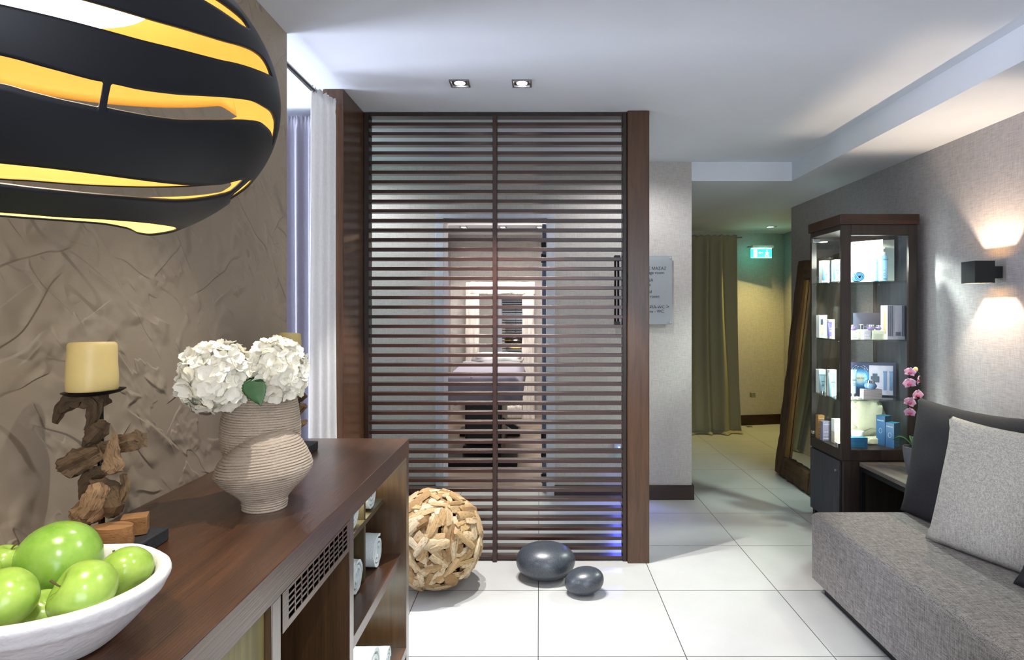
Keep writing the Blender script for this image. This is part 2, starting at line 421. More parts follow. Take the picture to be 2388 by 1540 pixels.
# ------------------------------------------------------------------ the room
CH = 2.523; SH = 2.382
struct('floor', MB().box(-3.4, 3.6, -2.6, 4.95, -.1, 0).box(1.05, 3.6, 4.95, 8.3, -.1, 0), 'floor')
struct('floor_wood', MB().box(-1.9, 1.0, 4.95, 8.6, -.1, 0), 'oak_floor')
struct('ceiling', MB().box(-3.4, 1.89, -2.6, 4.66, CH, CH + .15), 'ceiling')
struct('ceiling_soffit', MB().box(1.89, 3.6, -2.6, 8.3, SH, CH + .15).box(1.0, 1.89, 4.66, 8.3, SH, CH + .15), 'ceiling')
struct('wall_left', MB().box(-1.27, -1.018, -2.5, 2.51, 0, CH), 'crumple')
struct('wall_right', MB().box(2.37, 2.6, -2.5, 5.86, 0, SH), 'linen_side')
wb = MB().box(-1.27, -.3, -2.6, -2.5, 0, CH).box(1.8, 2.6, -2.6, -2.5, 0, CH).box(-.3, 1.8, -2.6, -2.5, 0, .55).box(-.3, 1.8, -2.6, -2.5, 2.35, CH)
struct('wall_back', wb, 'white_wall')
wf = MB()
for x0, x1 in ((-.3, -.25), (.72, .78), (1.75, 1.8)): wf.box(x0, x1, -2.57, -2.52, .55, 2.35)
wf.box(-.25, 1.75, -2.57, -2.52, .55, .6).box(-.25, 1.75, -2.57, -2.52, 2.3, 2.35)
w1 = struct('added_window', wf, 'door_frame'); obj('window_pane', MB().box(-.25, 1.75, -2.555, -2.55, .6, 2.3), 'glass', w1)  # unseen window added around the fill light behind the camera
# curtained bay on the left
struct('wall_bay', MB().box(-3.0, -1.09, 3.62, 3.7, 0, CH).box(-3.1, -3.0, 2.2, 3.7, 0, CH).box(-3.0, -1.27, 2.12, 2.2, 0, CH), 'white_wall')
w2f = MB()
for y0_, y1_ in ((2.38, 2.44), (3.26, 3.32)): w2f.box(-3.0, -2.96, y0_, y1_, .34, 2.36)
w2f.box(-3.0, -2.96, 2.44, 3.26, .34, .40).box(-3.0, -2.96, 2.44, 3.26, 2.30, 2.36)
w2 = struct('window_2', w2f, 'door_frame'); obj('window_pane', MB().box(-2.995, -2.985, 2.44, 3.26, .40, 2.30), 'white_wall', w2)
# corridor wall with the doorway
struct('wall_corridor', MB().box(-2.4, -.745, 4.65, 4.85, 0, CH).box(.085, 1.137, 4.65, 4.85, 0, CH).box(-.745, .085, 4.65, 4.85, 2.13, CH), 'linen_front')
struct('wall_corridor_end', MB().box(-2.5, -2.4, 3.7, 4.85, 0, CH), 'white_wall')
struct('wall_room_left', MB().box(-1.3, -1.2, 4.85, 8.5, 0, 2.75), 'linen_side')
struct('wall_room_right', MB().box(.95, 1.137, 4.85, 8.5, 0, 2.75), 'linen_side')
struct('wall_room_far', MB().box(-1.3, 1.137, 8.4, 8.5, 0, 2.75), 'linen_front')
struct('ceiling_room', MB().box(-1.3, 1.137, 4.66, 8.5, 2.72, 2.85).box(-1.2, .95, 7.45, 8.4, 2.44, 2.5), 'ceiling')
hw = MB(); a, b = Vector((.9, 7.36, 0)), Vector((3.06, 7.80, 0))
hw.add([a, b, b + Vector((0, .1, 0)), a + Vector((0, .1, 0))] + [p + Vector((0, 0, SH)) for p in (a, b, b + Vector((0, .1, 0)), a + Vector((0, .1, 0)))],
       [(0, 3, 2, 1), (4, 5, 6, 7), (0, 1, 5, 4), (1, 2, 6, 5), (2, 3, 7, 6), (3, 0, 4, 7)])
struct('wall_hall', hw, 'linen_front')
struct('wall_hall_right', MB().box(3.06, 3.2, 5.86, 8.0, 0, SH), 'linen_side')
struct('wall_hall_return', MB().box(2.6, 3.2, 5.76, 5.86, 0, SH), 'linen_front')
struct('baseboard_corridor', MB().box(.11, 1.152, 4.632, 4.65, 0, .108).box(1.137, 1.152, 4.65, 4.86, 0, .108), 'base_wood', .002)
struct('baseboard_corridor_left', MB().box(-2.4, -.77, 4.632, 4.65, 0, .108), 'base_wood', .002)
bb = MB(); d = Vector((0, -.018, 0)); z = Vector((0, 0, .125))
bb.add([a + d, b + d, b, a, a + d + z, b + d + z, b + z, a + z], [(0, 3, 2, 1), (4, 5, 6, 7), (0, 1, 5, 4), (1, 2, 6, 5), (2, 3, 7, 6), (3, 0, 4, 7)])
struct('baseboard_hall', bb, 'base_wood', .002)
struct('baseboard_hall_right', MB().box(3.042, 3.06, 5.87, 7.78, 0, .125), 'base_wood', .002)
# door frame and open door of the treatment room
struct('trim_1', MB().box(-.775, -.714, 4.635, 4.87, 0, 2.1).box(.054, .115, 4.635, 4.87, 0, 2.1).box(-.775, .115, 4.635, 4.87, 2.1, 2.16), 'door_frame', .003)
d1 = struct('door_1', MB().box(.022, .052, 4.88, 5.70, .01, 2.09), 'door_edge', .002)
for zz in (1.94, 1.82, .42, .30, .10):
    obj('hinge', MB().box(.012, .052, 4.872, 4.88, zz - .03, zz + .03).tube([(.02, 4.868, zz - .035), (.02, 4.868, zz + .035)], .007), 'black_metal', d1)
# timber jamb and post that hold the louvre screen
struct('trim_2', MB().box(-1.09, -.985, 3.13, 3.60, 0, CH - .002), 'jamb', .003)
struct('trim_3', MB().box(.491, .612, 3.465, 3.60, 0, CH - .002), 'jamb', .003)

# ------------------------------------------------------------------ louvre screen
scr = thing('louvre_screen', 'tall dark brown louvred timber screen standing behind the black stones', 'screen', (-.25, 3.53, 0))
fr = MB().box(-.984, -.957, 3.49, 3.56, 0, CH - .004).box(.468, .490, 3.49, 3.56, 0, CH - .004).box(-.957, .468, 3.49, 3.56, CH - .024, CH - .004)
obj('frame', fr, 'wenge', scr, bevel=.002)
obj('mullion', MB().box(-.262, -.238, 3.478, 3.56, 0, CH - .024), 'slat', scr, bevel=.002)
for x0, x1 in ((-.957, -.262), (-.238, .468)):
    sl = MB()
    for i in range(46):
        zt = 2.4665 - i * .05421
        sl.box(x0, x1, 3.498, 3.553, zt - .0184, zt)
    obj('slat_panel', sl, 'slat', scr, bevel=.0012)
hd = MB()
for s_ in (0, 1):
    x = .437 + s_ * .018
    hd.tube([(x, 3.60, 1.335), (x + .003, 3.612, 1.45), (x + .002, 3.616, 1.525), (x + .003, 3.612, 1.60), (x, 3.60, 1.715)], .006, 8)
ph = obj('pull_handle', hd, 'slat', scr)
for zz in (1.335, 1.715):
    bk = obj('mount', MB().box(.430, .462, 3.556, 3.606, zz - .010, zz + .010), 'black_metal', ph, bevel=.002)
# ------------------------------------------------------------------ ceiling downlights
def downlight(x, y, zc, label, watts, col=(1, .97, .94), spot=86, group='square ceiling downlights', lit=True, blend=.25, tilt=(0, 0)):
    t = thing('ceiling_downlight', label, 'ceiling light', (x, y, zc), group)
    h = .048; rim = MB()
    for x0, x1, y0, y1 in ((-h, h, -h, -h + .009), (-h, h, h - .009, h), (-h, -h + .009, -h + .009, h - .009), (h - .009, h, -h + .009, h - .009)):
        rim.box(x + x0, x + x1, y + y0, y + y1, zc - .007, zc)
    obj('frame', rim, 'steel', t, bevel=.0012)
    obj('reflector', MB().box(x - .039, x + .039, y - .039, y + .039, zc - .002, zc - .0005), 'chrome', t)
    obj('lamp', MB().lathe([(.001, zc - .005), (.020, zc - .0055), (.026, zc - .003)], (x, y, 0), 24, False), 'spot_glow', t)
    if lit: light('SPOT', 'downlight_beam', (x, y, zc - .015), watts, col, .012, (x + tilt[0], y + tilt[1], 0), spot, blend)
    return t
downlight(-.39, 3.05, CH, 'square chrome ceiling downlight above the driftwood ball', 155, tilt=(.12, .05), spot=64)
downlight(-.086, 3.05, CH, 'square chrome ceiling downlight above the black stones', 160, tilt=(.1, .05), spot=64)
downlight(.95, 1.25, CH, 'added fill downlight out of view above the sofa front', 40, (.95, .97, 1), 110)  # unseen lamp added to brighten the sofa and ceiling
downlight(.3, -.6, CH, 'added fill downlight out of view behind the viewer', 48, (.95, .97, 1), 120)  # unseen lamp added as general fill from behind
downlight(-.42, 1.62, CH, 'square ceiling downlight out of view above the vase', 62, (1, .95, .88), 58, tilt=(-.26, -.03), blend=.9)

# ------------------------------------------------------------------ pendant lamp
LC = Vector((-.607, .73, 1.673)); LR = .2806; LK = .7133; LB = R(-50.245)
def interp(tab, x):          # monotone cubic through a table of (x, y)
    if x <= tab[0][0]: return tab[0][1]
    if x >= tab[-1][0]: return tab[-1][1]
    n_ = len(tab); d = [(tab[i + 1][1] - tab[i][1]) / (tab[i + 1][0] - tab[i][0]) for i in range(n_ - 1)]
    def m(i):
        if i == 0: return d[0]
        if i == n_ - 1: return d[-1]
        return 0 if d[i - 1] * d[i] <= 0 else 2 * d[i - 1] * d[i] / (d[i - 1] + d[i])
    for i in range(n_ - 1):
        if x <= tab[i + 1][0]:
            h = tab[i + 1][0] - tab[i][0]; t = (x - tab[i][0]) / h; t2, t3 = t * t, t * t * t
            return (2 * t3 - 3 * t2 + 1) * tab[i][1] + (t3 - 2 * t2 + t) * h * m(i) + (3 * t2 - 2 * t3) * tab[i + 1][1] + (t3 - t2) * h * m(i + 1)
GAPS = [  # (upper edge, lower edge) as latitude over longitude
 [([(-70, 9), (-62, 15), (0, 17.5), (20, 18.6), (38.9, 19.6), (46.2, 19.8), (49, 19.6), (50.4, 17.6)], [(-70, 9), (-62, 8), (0, 10.5), (20, 13), (32.7, 15), (43.1, 15.1), (48.5, 16.3), (50.4, 17.6)])],
 [([(-70, -4), (-64, -1), (0, -.4), (8.9, 0), (18.2, .7), (26.8, 2.2), (36.2, 4.5), (43, 6.9), (49, 8.6), (53, 9.1), (55.5, 8.6), (57.6, 7.2), (58.8, 5.4)], [(-70, -4), (-64, -7), (-2.8, -6.3), (9.2, -6), (16.4, -5.6), (25.2, -4.2), (34.5, -2.1), (40.2, -.2), (51, 3), (58.8, 5.4)])],
 [([(-75, -20), (-70, -17), (-3, -17.6), (4, -18.3), (10.8, -18.7), (12.25, -18.55), (12.5, -19.0)], [(-75, -20), (-70, -23), (-3, -23.9), (1.4, -24.6), (7.6, -25.1), (12.25, -25.1), (12.5, -24.7)]),
  ([(13.7, -18.9), (13.95, -18.45), (17.8, -18.2), (25.1, -16.7), (33, -13.9), (40.7, -11), (48.9, -8.4), (54.1, -7.7), (59.3, -7.1), (64.8, -8.1), (68.9, -11.9), (70.7, -15.6)], [(13.7, -24.3), (13.95, -24.65), (19, -24.4), (26.8, -23.2), (36.1, -19.9), (48.5, -14.8), (54.7, -13), (61.4, -12.9), (67, -14.2), (70.7, -15.6)])],
 [([(-72, -46), (-60, -43.5), (-4.2, -43.7), (5.2, -43.5), (19.2, -43.1), (32.1, -42.2), (42.5, -40.6), (54.3, -37.1), (66.6, -31.6), (67, -32)], [(-72, -46), (-60, -49.5), (-5, -50.5), (2.3, -50.8), (14.1, -50.6), (27.5, -49.5), (44, -47.2), (48.8, -45.9), (55.3, -43.3), (62.6, -39.7), (66.6, -37.4), (67, -37)]),
  ([(70.6, -33), (71.6, -29.8), (80, -28.5), (94, -32), (100, -36)], [(70.6, -37), (71.6, -38.4), (80, -38.6), (94, -38), (100, -36)])]]
RIM = [(-90, -58), (-60, -60), (8, -60.9), (30, -59.4), (54.6, -57.4), (76, -55.9), (100, -55.5), (115, -56), (128, -54), (140, -49), (155, -45.5), (175, -44.5), (210, -45), (240, -48), (265, -56), (270, -58)]
def gap_at(k, th):
    for sh in (0, 180, -180, 360):
        q = th - sh; dz = -5 if sh and k == 2 else 0
        if k == 3 and sh: continue
        for up, lo in GAPS[k]:
            if up[0][0] < q < up[-1][0]:
                u, l = interp(up, q) + dz, interp(lo, q) + dz
                if u > l: return u, l
    q = ((th + 90) % 180) - 90
    m = [15.5, interp([(-90, -1), (-70, -4), (58, 5.4), (70, 3), (90, -1)], q), interp([(-90, -18), (-75, -20), (13, -21.7), (71, -15.6), (90, -18)], q), interp([(-180, -36), (-100, -36), (-72, -46), (67, -34.5), (70.6, -35), (100, -36), (180, -36)], th)][k]
    return m, m
lm = thing('pendant_lamp', 'big black pendant lamp with cut bands and gold lining hanging over the counter', 'pendant lamp', LC)
THS = sorted([-180 + .75 * i for i in range(480)] + [sh_ + e_ + d_ for sh_ in (0, 180) for e_ in (12.5, 13.7, 67, 70.6) for d_ in (-.25, -.03, .03, .25) if sh_ + e_ < 180]); NCOL = len(THS); ROWS = (14, 12, 12, 14, 10); sh = MB(); cols = []
for i in range(NCOL):
    th = THS[i]; es = [62.0]
    for k in range(4): es += list(gap_at(k, th))
    es.append(interp(RIM, th if th > -90 else th + 360))
    col = []
    for bnd in range(5):
        t_, b_ = es[2 * bnd], es[2 * bnd + 1]
        for j in range(ROWS[bnd]):
            v = R(t_ + (b_ - t_) * j / (ROWS[bnd] - 1)); a_ = LB + R(th) - PI / 2 - R(0)
            a_ = R(th) + math.atan2(-.73, .607)
            col.append(LC + Vector((LR * math.cos(v) * math.cos(a_), LR * math.cos(v) * math.sin(a_), LR * LK * math.sin(v))))
    cols.append(col)
nr = len(cols[0]); fs = []; off = 0; breaks = set()
for r_ in ROWS: off += r_; breaks.add(off - 1)
for i in range(NCOL):
    i2 = (i + 1) % NCOL
    for j in range(nr - 1):
        if j in breaks:      # joins where a gap has closed
            k = sorted(breaks).index(j)
            pa, pb = cols[i][j], cols[i][j + 1]; pc, pd = cols[i2][j], cols[i2][j + 1]
            if (pa - pb).length > 1e-6 or (pc - pd).length > 1e-6: continue
            continue
        q = (i * nr + j, i2 * nr + j, i2 * nr + j + 1, i * nr + j + 1)
        fs.append(q)
sh.add([p for c_ in cols for p in c_], fs)
me_shade = obj('shade', sh, ['lamp_out', 'lamp_in'], lm, smooth=60, fixn=False)
bm = bmesh.new(); bm.from_mesh(me_shade.data); bmesh.ops.remove_doubles(bm, verts=bm.verts, dist=1e-6)
bmesh.ops.recalc_face_normals(bm, faces=bm.faces)
for f_ in bm.faces:
    c_ = f_.calc_center_median()
    if f_.normal.dot(c_) < 0: f_.normal_flip()
    f_.smooth = True
bm.to_mesh(me_shade.data); bm.free()
md = me_shade.modifiers.new('solid', 'SOLIDIFY'); md.thickness = .0035; md.offset = -1; md.material_offset = 1; md.material_offset_rim = 0; md.use_rim = True
obj('diffuser', MB().lathe([(.001, -.004), (.10, -.002), (.13, .002), (.13, .006), (.06, .07), (.03, .09)], LC + Vector((0, 0, .117)), 48, False), 'lamp_glow', lm)
obj('cap', MB().lathe([(.135, .175), (.03, .205), (.02, .235), (.001, .24)], LC, 40, False), 'lamp_out', lm)
obj('cord', MB().tube([LC + Vector((0, 0, .23)), (LC.x, LC.y, CH - .02)], .004), 'black_metal', lm)
obj('canopy', MB().lathe([(.06, CH - .025), (.06, CH - .001), (.001, CH - .001)], (LC.x, LC.y, 0), 32, True), 'black_metal', lm)
light('POINT', 'lamp_bulb', LC + Vector((0, 0, .06)), 1.05, (1, .90, .70), .06)
light('SPOT', 'lamp_beam', LC + Vector((0, 0, .10)), 17, (1, .86, .66), .05, LC - Vector((0, 0, 1)), 110, .6)

# ------------------------------------------------------------------ counter
ct = thing('counter', 'dark glossy walnut counter with open shelves along the left wall', 'counter', (-.76, 1.0, 0))
TZ = .906
obj('countertop', MB().box(-1.016, -.51, -.7, 2.436, TZ - .065, TZ), 'walnut_y', ct, bevel=.002)
obj('end_panel', MB().box(-1.016, -.511, 2.391, 2.436, .0, TZ - .065), 'walnut_z', ct, bevel=.0015)
obj('end_panel', MB().box(-1.016, -.511, -.7, -.66, .0, TZ - .065), 'walnut_z', ct, bevel=.0015)
obj('back_panel', MB().box(-1.016, -1.0, -.66, 2.391, .08, TZ - .065), 'walnut_in', ct)
obj('divider', MB().box(-1.0, -.511, 1.677, 1.714, .08, TZ - .065), 'walnut_z', ct, bevel=.0015)
obj('divider', MB().box(-1.0, -.511, 1.190, 1.231, .08, TZ - .065), 'walnut_z', ct, bevel=.0015)
obj('bottom_panel', MB().box(-1.0, -.511, -.66, 2.391, .08, .112), 'walnut_y', ct, bevel=.0015)
obj('plinth', MB().box(-1.0, -.56, -.66, 2.391, 0, .08), 'wenge', ct)
obj('shelf', MB().box(-1.0, -.532, 1.714, 2.391, .433, .471), 'walnut_y', ct, bevel=.0015)
obj('cubby_shelf', MB().box(-1.0, -.60, 1.714, 2.391, .665, .683), 'walnut_in', ct, bevel=.001)
cp = MB().box(-1.0, -.603, 2.142, 2.16, .471, .665).box(-1.0, -.603, 2.142, 2.16, .683, TZ - .065)
obj('cubby_divider', cp, 'walnut_in', ct, bevel=.001)
dr = obj('door', MB().box(-.545, -.525, .62, 1.188, .115, TZ - .068), 'olive_lit_door', ct, bevel=.0015)
obj('door', MB().box(-.545, -.525, .03, .615, .115, TZ - .068), 'olive_lit_door', ct, bevel=.0015)
# vent grille: frame with rows of slots over a black sheet that paints the shade behind
g = MB(); y0, y1, z0, z1 = 1.238, 1.676, .759, TZ - .066; gx0, gx1 = -.5122, -.5105
g.box(gx0, gx1, y0, y0 + .030, z0, z1).box(gx0, gx1, y1 - .022, y1, z0, z1).box(gx0, gx1, y0 + .03, y1 - .022, z0, z0 + .014).box(gx0, gx1, y0 + .03, y1 - .022, z1 - .006, z1)
ny = 11; ya, yb = y0 + .03, y1 - .022; za, zb = z0 + .014, z1 - .006
for i in range(1, ny): yy = ya + (yb - ya) * i / ny; g.box(gx0, gx1, yy - .0022, yy + .0022, za, zb)
for i in range(1, 5): zz = za + (zb - za) * i / 5; g.box(gx0 + .0005, gx1 - .0005, ya, yb, zz - .0022, zz + .0022)
obj('vent_grille', g, 'walnut_y', ct)
obj('vent_shade', MB().box(-.53, -.5128, y0 + .002, y1 - .002, z0 + .002, z1), 'void', ct)
light('AREA', 'shelf_led', (-.66, 2.05, TZ - .07), 8, (.86, 1, .93), .45, (-.66, 2.05, 0), sy=.03).rotation_euler = (0, 0, R(90))
light('AREA', 'shelf_led', (-.66, 2.05, .43), 2.2, (.86, 1, .97), .45, (-.66, 2.05, 0), sy=.03).rotation_euler = (0, 0, R(90))
tag(obj('power_cable', MB().tube([(-.62, 1.245, .72), (-.57, 1.26, .70), (-.555, 1.275, .67), (-.57, 1.27, .63), (-.58, 1.262, .58), (-.57, 1.255, .4), (-.60, 1.26, .118)], .006, 10), 'black_vinyl', sub=1),
    'black cable hanging inside the dark counter compartment under the vent', 'cable')

# rolled towels in the shelves
def rolled_towel(name, yc, zb, r, x_end, length, label, mat='towel', axis='X', seed=0, tx=None, group='white rolled towels in the counter', turns=2.6):
    rng = random.Random(seed); mb = MB(); nt, nl = 90, 14
    th = r / (turns + .9)
    def sp(u):      # spiral radius from outside in
        a = 2 * PI * turns * u; return a, r - th * turns * u * .92
    def pt(u, v, inner):
        a, rr = sp(u); rr -= th * .55 * inner; rr = max(rr, .004)
        q = Vector((v, a * .6, seed)); n1 = noise.noise(q * 3) * .05 + noise.noise(Vector((v * 40, math.cos(a) * 4, math.sin(a) * 4 + seed))) * .05
        rr *= 1 + n1; sag = .93
        e = (v - .5) * length
        return Vector((e + .003 * noise.noise(Vector((a, seed, 0))), rr * math.cos(a + seed), rr * sag * math.sin(a + seed)))
    outer = [[pt(i / nt, j / nl, 0) for i in range(nt + 1)] for j in range(nl + 1)]
    inn = [[pt(i / nt, j / nl, 1) for i in range(nt + 1)] for j in range(nl + 1)]
    for layer in (outer, inn):
        mb.add([p for row in layer for p in row], [(j * (nt + 1) + i, j * (nt + 1) + i + 1, (j + 1) * (nt + 1) + i + 1, (j + 1) * (nt + 1) + i) for j in range(nl) for i in range(nt)])
    for j in (0, nl):
        mb.add(outer[j] + inn[j], [(i, i + 1, nt + 2 + i, nt + 1 + i) for i in range(nt)])
    for i in (0, nt):
        mb.add([outer[j][i] for j in range(nl + 1)] + [inn[j][i] for j in range(nl + 1)], [(j, j + 1, nl + 2 + j, nl + 1 + j) for j in range(nl)])
    zmin = min(v.z for v in mb.v)
    if axis == 'X': mb.xf(Matrix.Translation((x_end - length / 2, yc, zb - zmin)))
    else: mb.xf(Matrix.Translation((tx, yc, zb - zmin)) @ Matrix.Rotation(axis, 4, 'Z'))
    return tag(obj(name, mb, mat, smooth=60), label, 'towel', group)
rolled_towel('rolled_towel', 2.268, .473, .068, -.588, .30, 'white rolled towel in the lower cubby beside the counter end', seed=1)
rolled_towel('rolled_towel', 2.055, .473, .068, -.60, .30, 'white rolled towel in the lower cubby left of the cubby divider', seed=2)
rolled_towel('rolled_towel', 2.27, .685, .062, -.61, .28, 'white rolled towel in the upper cubby beside the counter end', seed=3)
rolled_towel('rolled_towel', 2.05, .685, .062, -.61, .28, 'white rolled towel in the upper cubby left of the cubby divider', seed=4)
rolled_towel('rolled_towel', 2.09, .114, .085, -.555, .32, 'large white rolled towel on the bottom of the counter', seed=5)
rolled_towel('rolled_towel', 2.245, .114, .045, -.545, .30, 'thin white rolled towel at the far end of the counter bottom', seed=6)

# ------------------------------------------------------------------ fruit bowl
BC = Vector((-.718, .915, TZ)); BR = .152
def bowl_fn(p, a_, j):
    n_ = noise.noise(Vector((math.cos(a_) * 2, math.sin(a_) * 2, p.z * 30))) * .0025 + noise.noise(Vector((math.cos(a_) * 9, math.sin(a_) * 9, p.z * 60))) * .0012
    k = 1 + n_ / max(.05, math.hypot(p.x, p.y)); return Vector((p.x * k, p.y * k, p.z + n_ * .8))
prof = [(.001, .002), (.070, .001), (.078, .004), (.095, .018), (.118, .040), (.137, .064), (.141, .066), (.144, .070), (.146, .076), (.150, .083), (.153, .089), (.1525, .095), (.148, .099), (.141, .100), (.135, .097), (.131, .090), (.125, .070), (.105, .045), (.075, .024), (.03, .017), (.001, .016)]
bw = tag(obj('fruit_bowl', MB().lathe(prof, BC, 96, False, fn=bowl_fn), 'bowl', loc=BC, smooth=60, sub=1), 'rough white ceramic bowl of green apples on the counter', 'bowl')
def apple(px, py, Y, wpx, label, tilt=(0, 0), elong=1.0, calyx=False, stem=True, m='apple', seed=0, name='apple'):
    r = wpx * Y / F / 2; c = P(px, py, Y)
    prof = []
    n_ = 22
    for i in range(n_ + 1):
        t = PI * i / n_; rr = r * math.sin(t) * (1 + .05 * math.cos(t))
        zz = -r * .92 * elong * math.cos(t)
        dip = math.exp(-(t / .38) ** 2) * .20 * r; dip2 = math.exp(-((PI - t) / .42) ** 2) * .34 * r
        if elong > 1.05: dip *= .1; dip2 *= .1
        prof.append((max(rr, .0004), zz + dip - dip2))
    rot = Matrix.Rotation(tilt[1], 4, 'Z') @ Matrix.Rotation(tilt[0], 4, 'Y')
    def fn(p, a_, j):
        k = 1 + .035 * math.cos(2 * a_ + seed) + .02 * math.cos(5 * a_ + seed) * (.4 + .6 * (p.z < 0)); return Vector((p.x * k, p.y * k, p.z))
    mb = MB().lathe(prof, (0, 0, 0), 48, False, fn=fn); mb.xf(Matrix.Translation(c) @ rot)
    o = tag(obj(name, mb, m, loc=c, smooth=80), label, 'apple' if name == 'apple' else 'fruit', 'green apples in the white bowl')
    if stem and elong < 1.05:
        st = MB().tube([(0, 0, r * .50), (.001, 0, r * .72), (.004, .001, r * .98)], [.0014, .0012, .0019], 8)
        st.xf(Matrix.Translation(c) @ rot); obj('stem', st, 'stem', o)
    if calyx:
        cx = MB()
        for k in range(5):
            a_ = 2 * PI * k / 5; cx.tube([(.002 * math.cos(a_), .002 * math.sin(a_), -r * .72), (.006 * math.cos(a_), .006 * math.sin(a_), -r * .79)], [.0025, .0008], 6)
        cx.xf(Matrix.Translation(c) @ rot); obj('calyx', cx, 'stem', o)
    return o
apple(140, 1306, .985, 172, 'largest oblong green fruit lying on top of the apple pile', (R(72), R(25)), 1.1, m='mango', stem=False, name='green_fruit', seed=.7)
apple(192, 1384, .865, 150, 'green apple with its curved stem turned to the viewer, front of the bowl', (R(-58), R(38)), seed=1)
apple(292, 1332, .965, 118, 'small green apple by the right rim of the bowl', (R(-50), R(-20)), seed=2)
apple(12, 1396, .84, 138, 'green apple showing its dark blossom end at the left photo edge', (R(118), R(75)), calyx=True, stem=False, seed=3)
apple(14, 1308, .96, 84, 'pale green apple half hidden behind the largest fruit at the left edge', (R(20), R(40)), seed=4)
apple(108, 1432, .90, 118, 'green apple low between the two front apples', (R(30), R(10)), seed=5)
apple(262, 1398, .96, 112, 'green apple low under the stemmed front apple beside the rim', (R(60), R(150)), seed=6)
apple(-80, 1345, .90, 140, 'green apple beyond the left photo edge in the bowl', (R(40), R(10)), seed=7)

# ------------------------------------------------------------------ driftwood candle holders and candles
def chip(mb, pts, rad, flat, rng, seg=9, tint=.5, rings=3):
    # irregular piece of driftwood along pts
    pts = [Vector(p) for p in pts]; P2 = []; R2 = []
    for k in range(len(pts) - 1):
        for j in range(rings):
            t = j / rings; P2.append(pts[k].lerp(pts[k + 1], t)); R2.append(rad[k] * (1 - t) + rad[k + 1] * t)
    P2.append(pts[-1]); R2.append(rad[-1])
    o = len(mb.v); base = [1 + rng.uniform(-.22, .22) for _ in range(seg)]
    up = Vector((rng.uniform(-1, 1), rng.uniform(-1, 1), rng.uniform(-1, 1))).normalized(); px = None; vs = []; uv = []
    L = 0; sd = rng.uniform(0, 50); cut = [Vector([rng.uniform(-.5, .5) for _ in range(3)]) for _ in (0, 1)]
    for k, p in enumerate(P2):
        t = (P2[min(k + 1, len(P2) - 1)] - P2[max(k - 1, 0)]).normalized()
        if px is None: px = t.cross(up).normalized()
        else: px = (px - t * px.dot(t)).normalized()
        py = t.cross(px)
        if k: L += (p - P2[k - 1]).length
        for i in range(seg):
            a_ = 2 * PI * i / seg; ridge = abs(noise.noise(Vector((math.cos(a_) * 2.4 + sd, math.sin(a_) * 2.4, k * .16)))) if seg > 9 else 0
            r = R2[k] * base[i] * (1 + rng.uniform(-.08, .08) - .75 * ridge + (.18 if seg > 9 else 0))
            q = px * (r * math.cos(a_)) + py * (r * flat * math.sin(a_))
            e = 0 if 0 < k < len(P2) - 1 else q.dot(cut[0 if k == 0 else 1]) + R2[k] * rng.uniform(-.12, .12)
            vs.append(p + q + t * e)
            uv.append((L * 5, i / seg * (R2[k] * 12)))
    n = len(P2)
    fs = [(k * seg + i, k * seg + (i + 1) % seg, (k + 1) * seg + (i + 1) % seg, (k + 1) * seg + i) for k in range(n - 1) for i in range(seg)]
    fs.append(tuple(range(seg))[::-1]); fs.append(tuple(range((n - 1) * seg, n * seg)))
    mb.add(vs, fs, 0, tint)
    if mb.uv is None: mb.uv = []
    mb.uv += uv
def candle_holder(x, y, z, label, pieces, Yp, seed, plate_dx, blocks=True, topz=1.232):
    rng = random.Random(seed)
    t = thing('candle_holder', label, 'candle holder', (x, y, z), 'driftwood candle holders on the counter')
    obj('base', MB().box(x - .072, x + .102, y - .085, y + .062, z, z + .029), 'slate', t, bevel=.003)
    obj('rod', MB().tube([(x, y, z + .028), (x - .004, y, topz - .012)], .006, 12), 'black_metal', t)
    dish = MB().lathe([(.001, -.006), (.012, -.009), (.02, -.006), (.045, -.001), (.056, .005), (.0565, .0065), (.045, .0015), (.02, -.002), (.001, -.003)], (0, 0, 0), 40, False)
    dish.xf(Matrix.Translation((x + plate_dx, y, topz)) @ Matrix.Rotation(R(-3), 4, 'Y')); obj('dish', dish, 'black_metal', t, smooth=50)
    for pts, dz, flat, tint in pieces:
        mb = MB(); chip(mb, [P(a_, b_, Yp + dz) for a_, b_, _ in pts], [r * Yp * 1.12 / F for _, _, r in pts], flat, rng, 16, tint, 5)
        obj('driftwood_piece', mb, 'drift_dark', t, smooth=28)
    return t
PCS = [([(127, 988, 5), (140, 955, 12), (165, 932, 17), (200, 928, 19), (220, 945, 17), (218, 975, 11), (207, 1005, 8)], 0, .8, .25),
       ([(222, 940, 14), (250, 928, 13)], .012, .8, .2),
       ([(198, 1036, 8), (212, 1022, 24), (235, 998, 24), (246, 984, 12)], -.012, .6, .35),
       ([(147, 1095, 14), (158, 1085, 25), (195, 1068, 25), (235, 1050, 18)], -.005, .85, .55),
       ([(230, 1052, 17), (275, 1040, 16), (310, 1030, 18), (330, 1026, 17)], .012, .8, .5),
       ([(268, 1008, 3), (266, 1035, 9), (263, 1065, 15), (266, 1090, 20), (270, 1103, 12)], -.028, .5, .75),
       ([(245, 1096, 10), (212, 1108, 14), (200, 1130, 10), (190, 1168, 4)], .012, .7, .35),
       ([(182, 1218, 16), (198, 1205, 24), (220, 1180, 22), (226, 1145, 18), (220, 1130, 10)], -.022, .8, .85),
       ([(226, 1120, 12), (248, 1145, 24), (258, 1175, 26), (240, 1200, 18)], .0, .8, .45),
       ([(288, 1106, 9), (294, 1130, 10), (284, 1155, 14), (268, 1150, 9)], .012, .7, .6),
       ([(285, 1165, 10), (270, 1190, 16), (250, 1198, 12)], .016, .7, .2)]
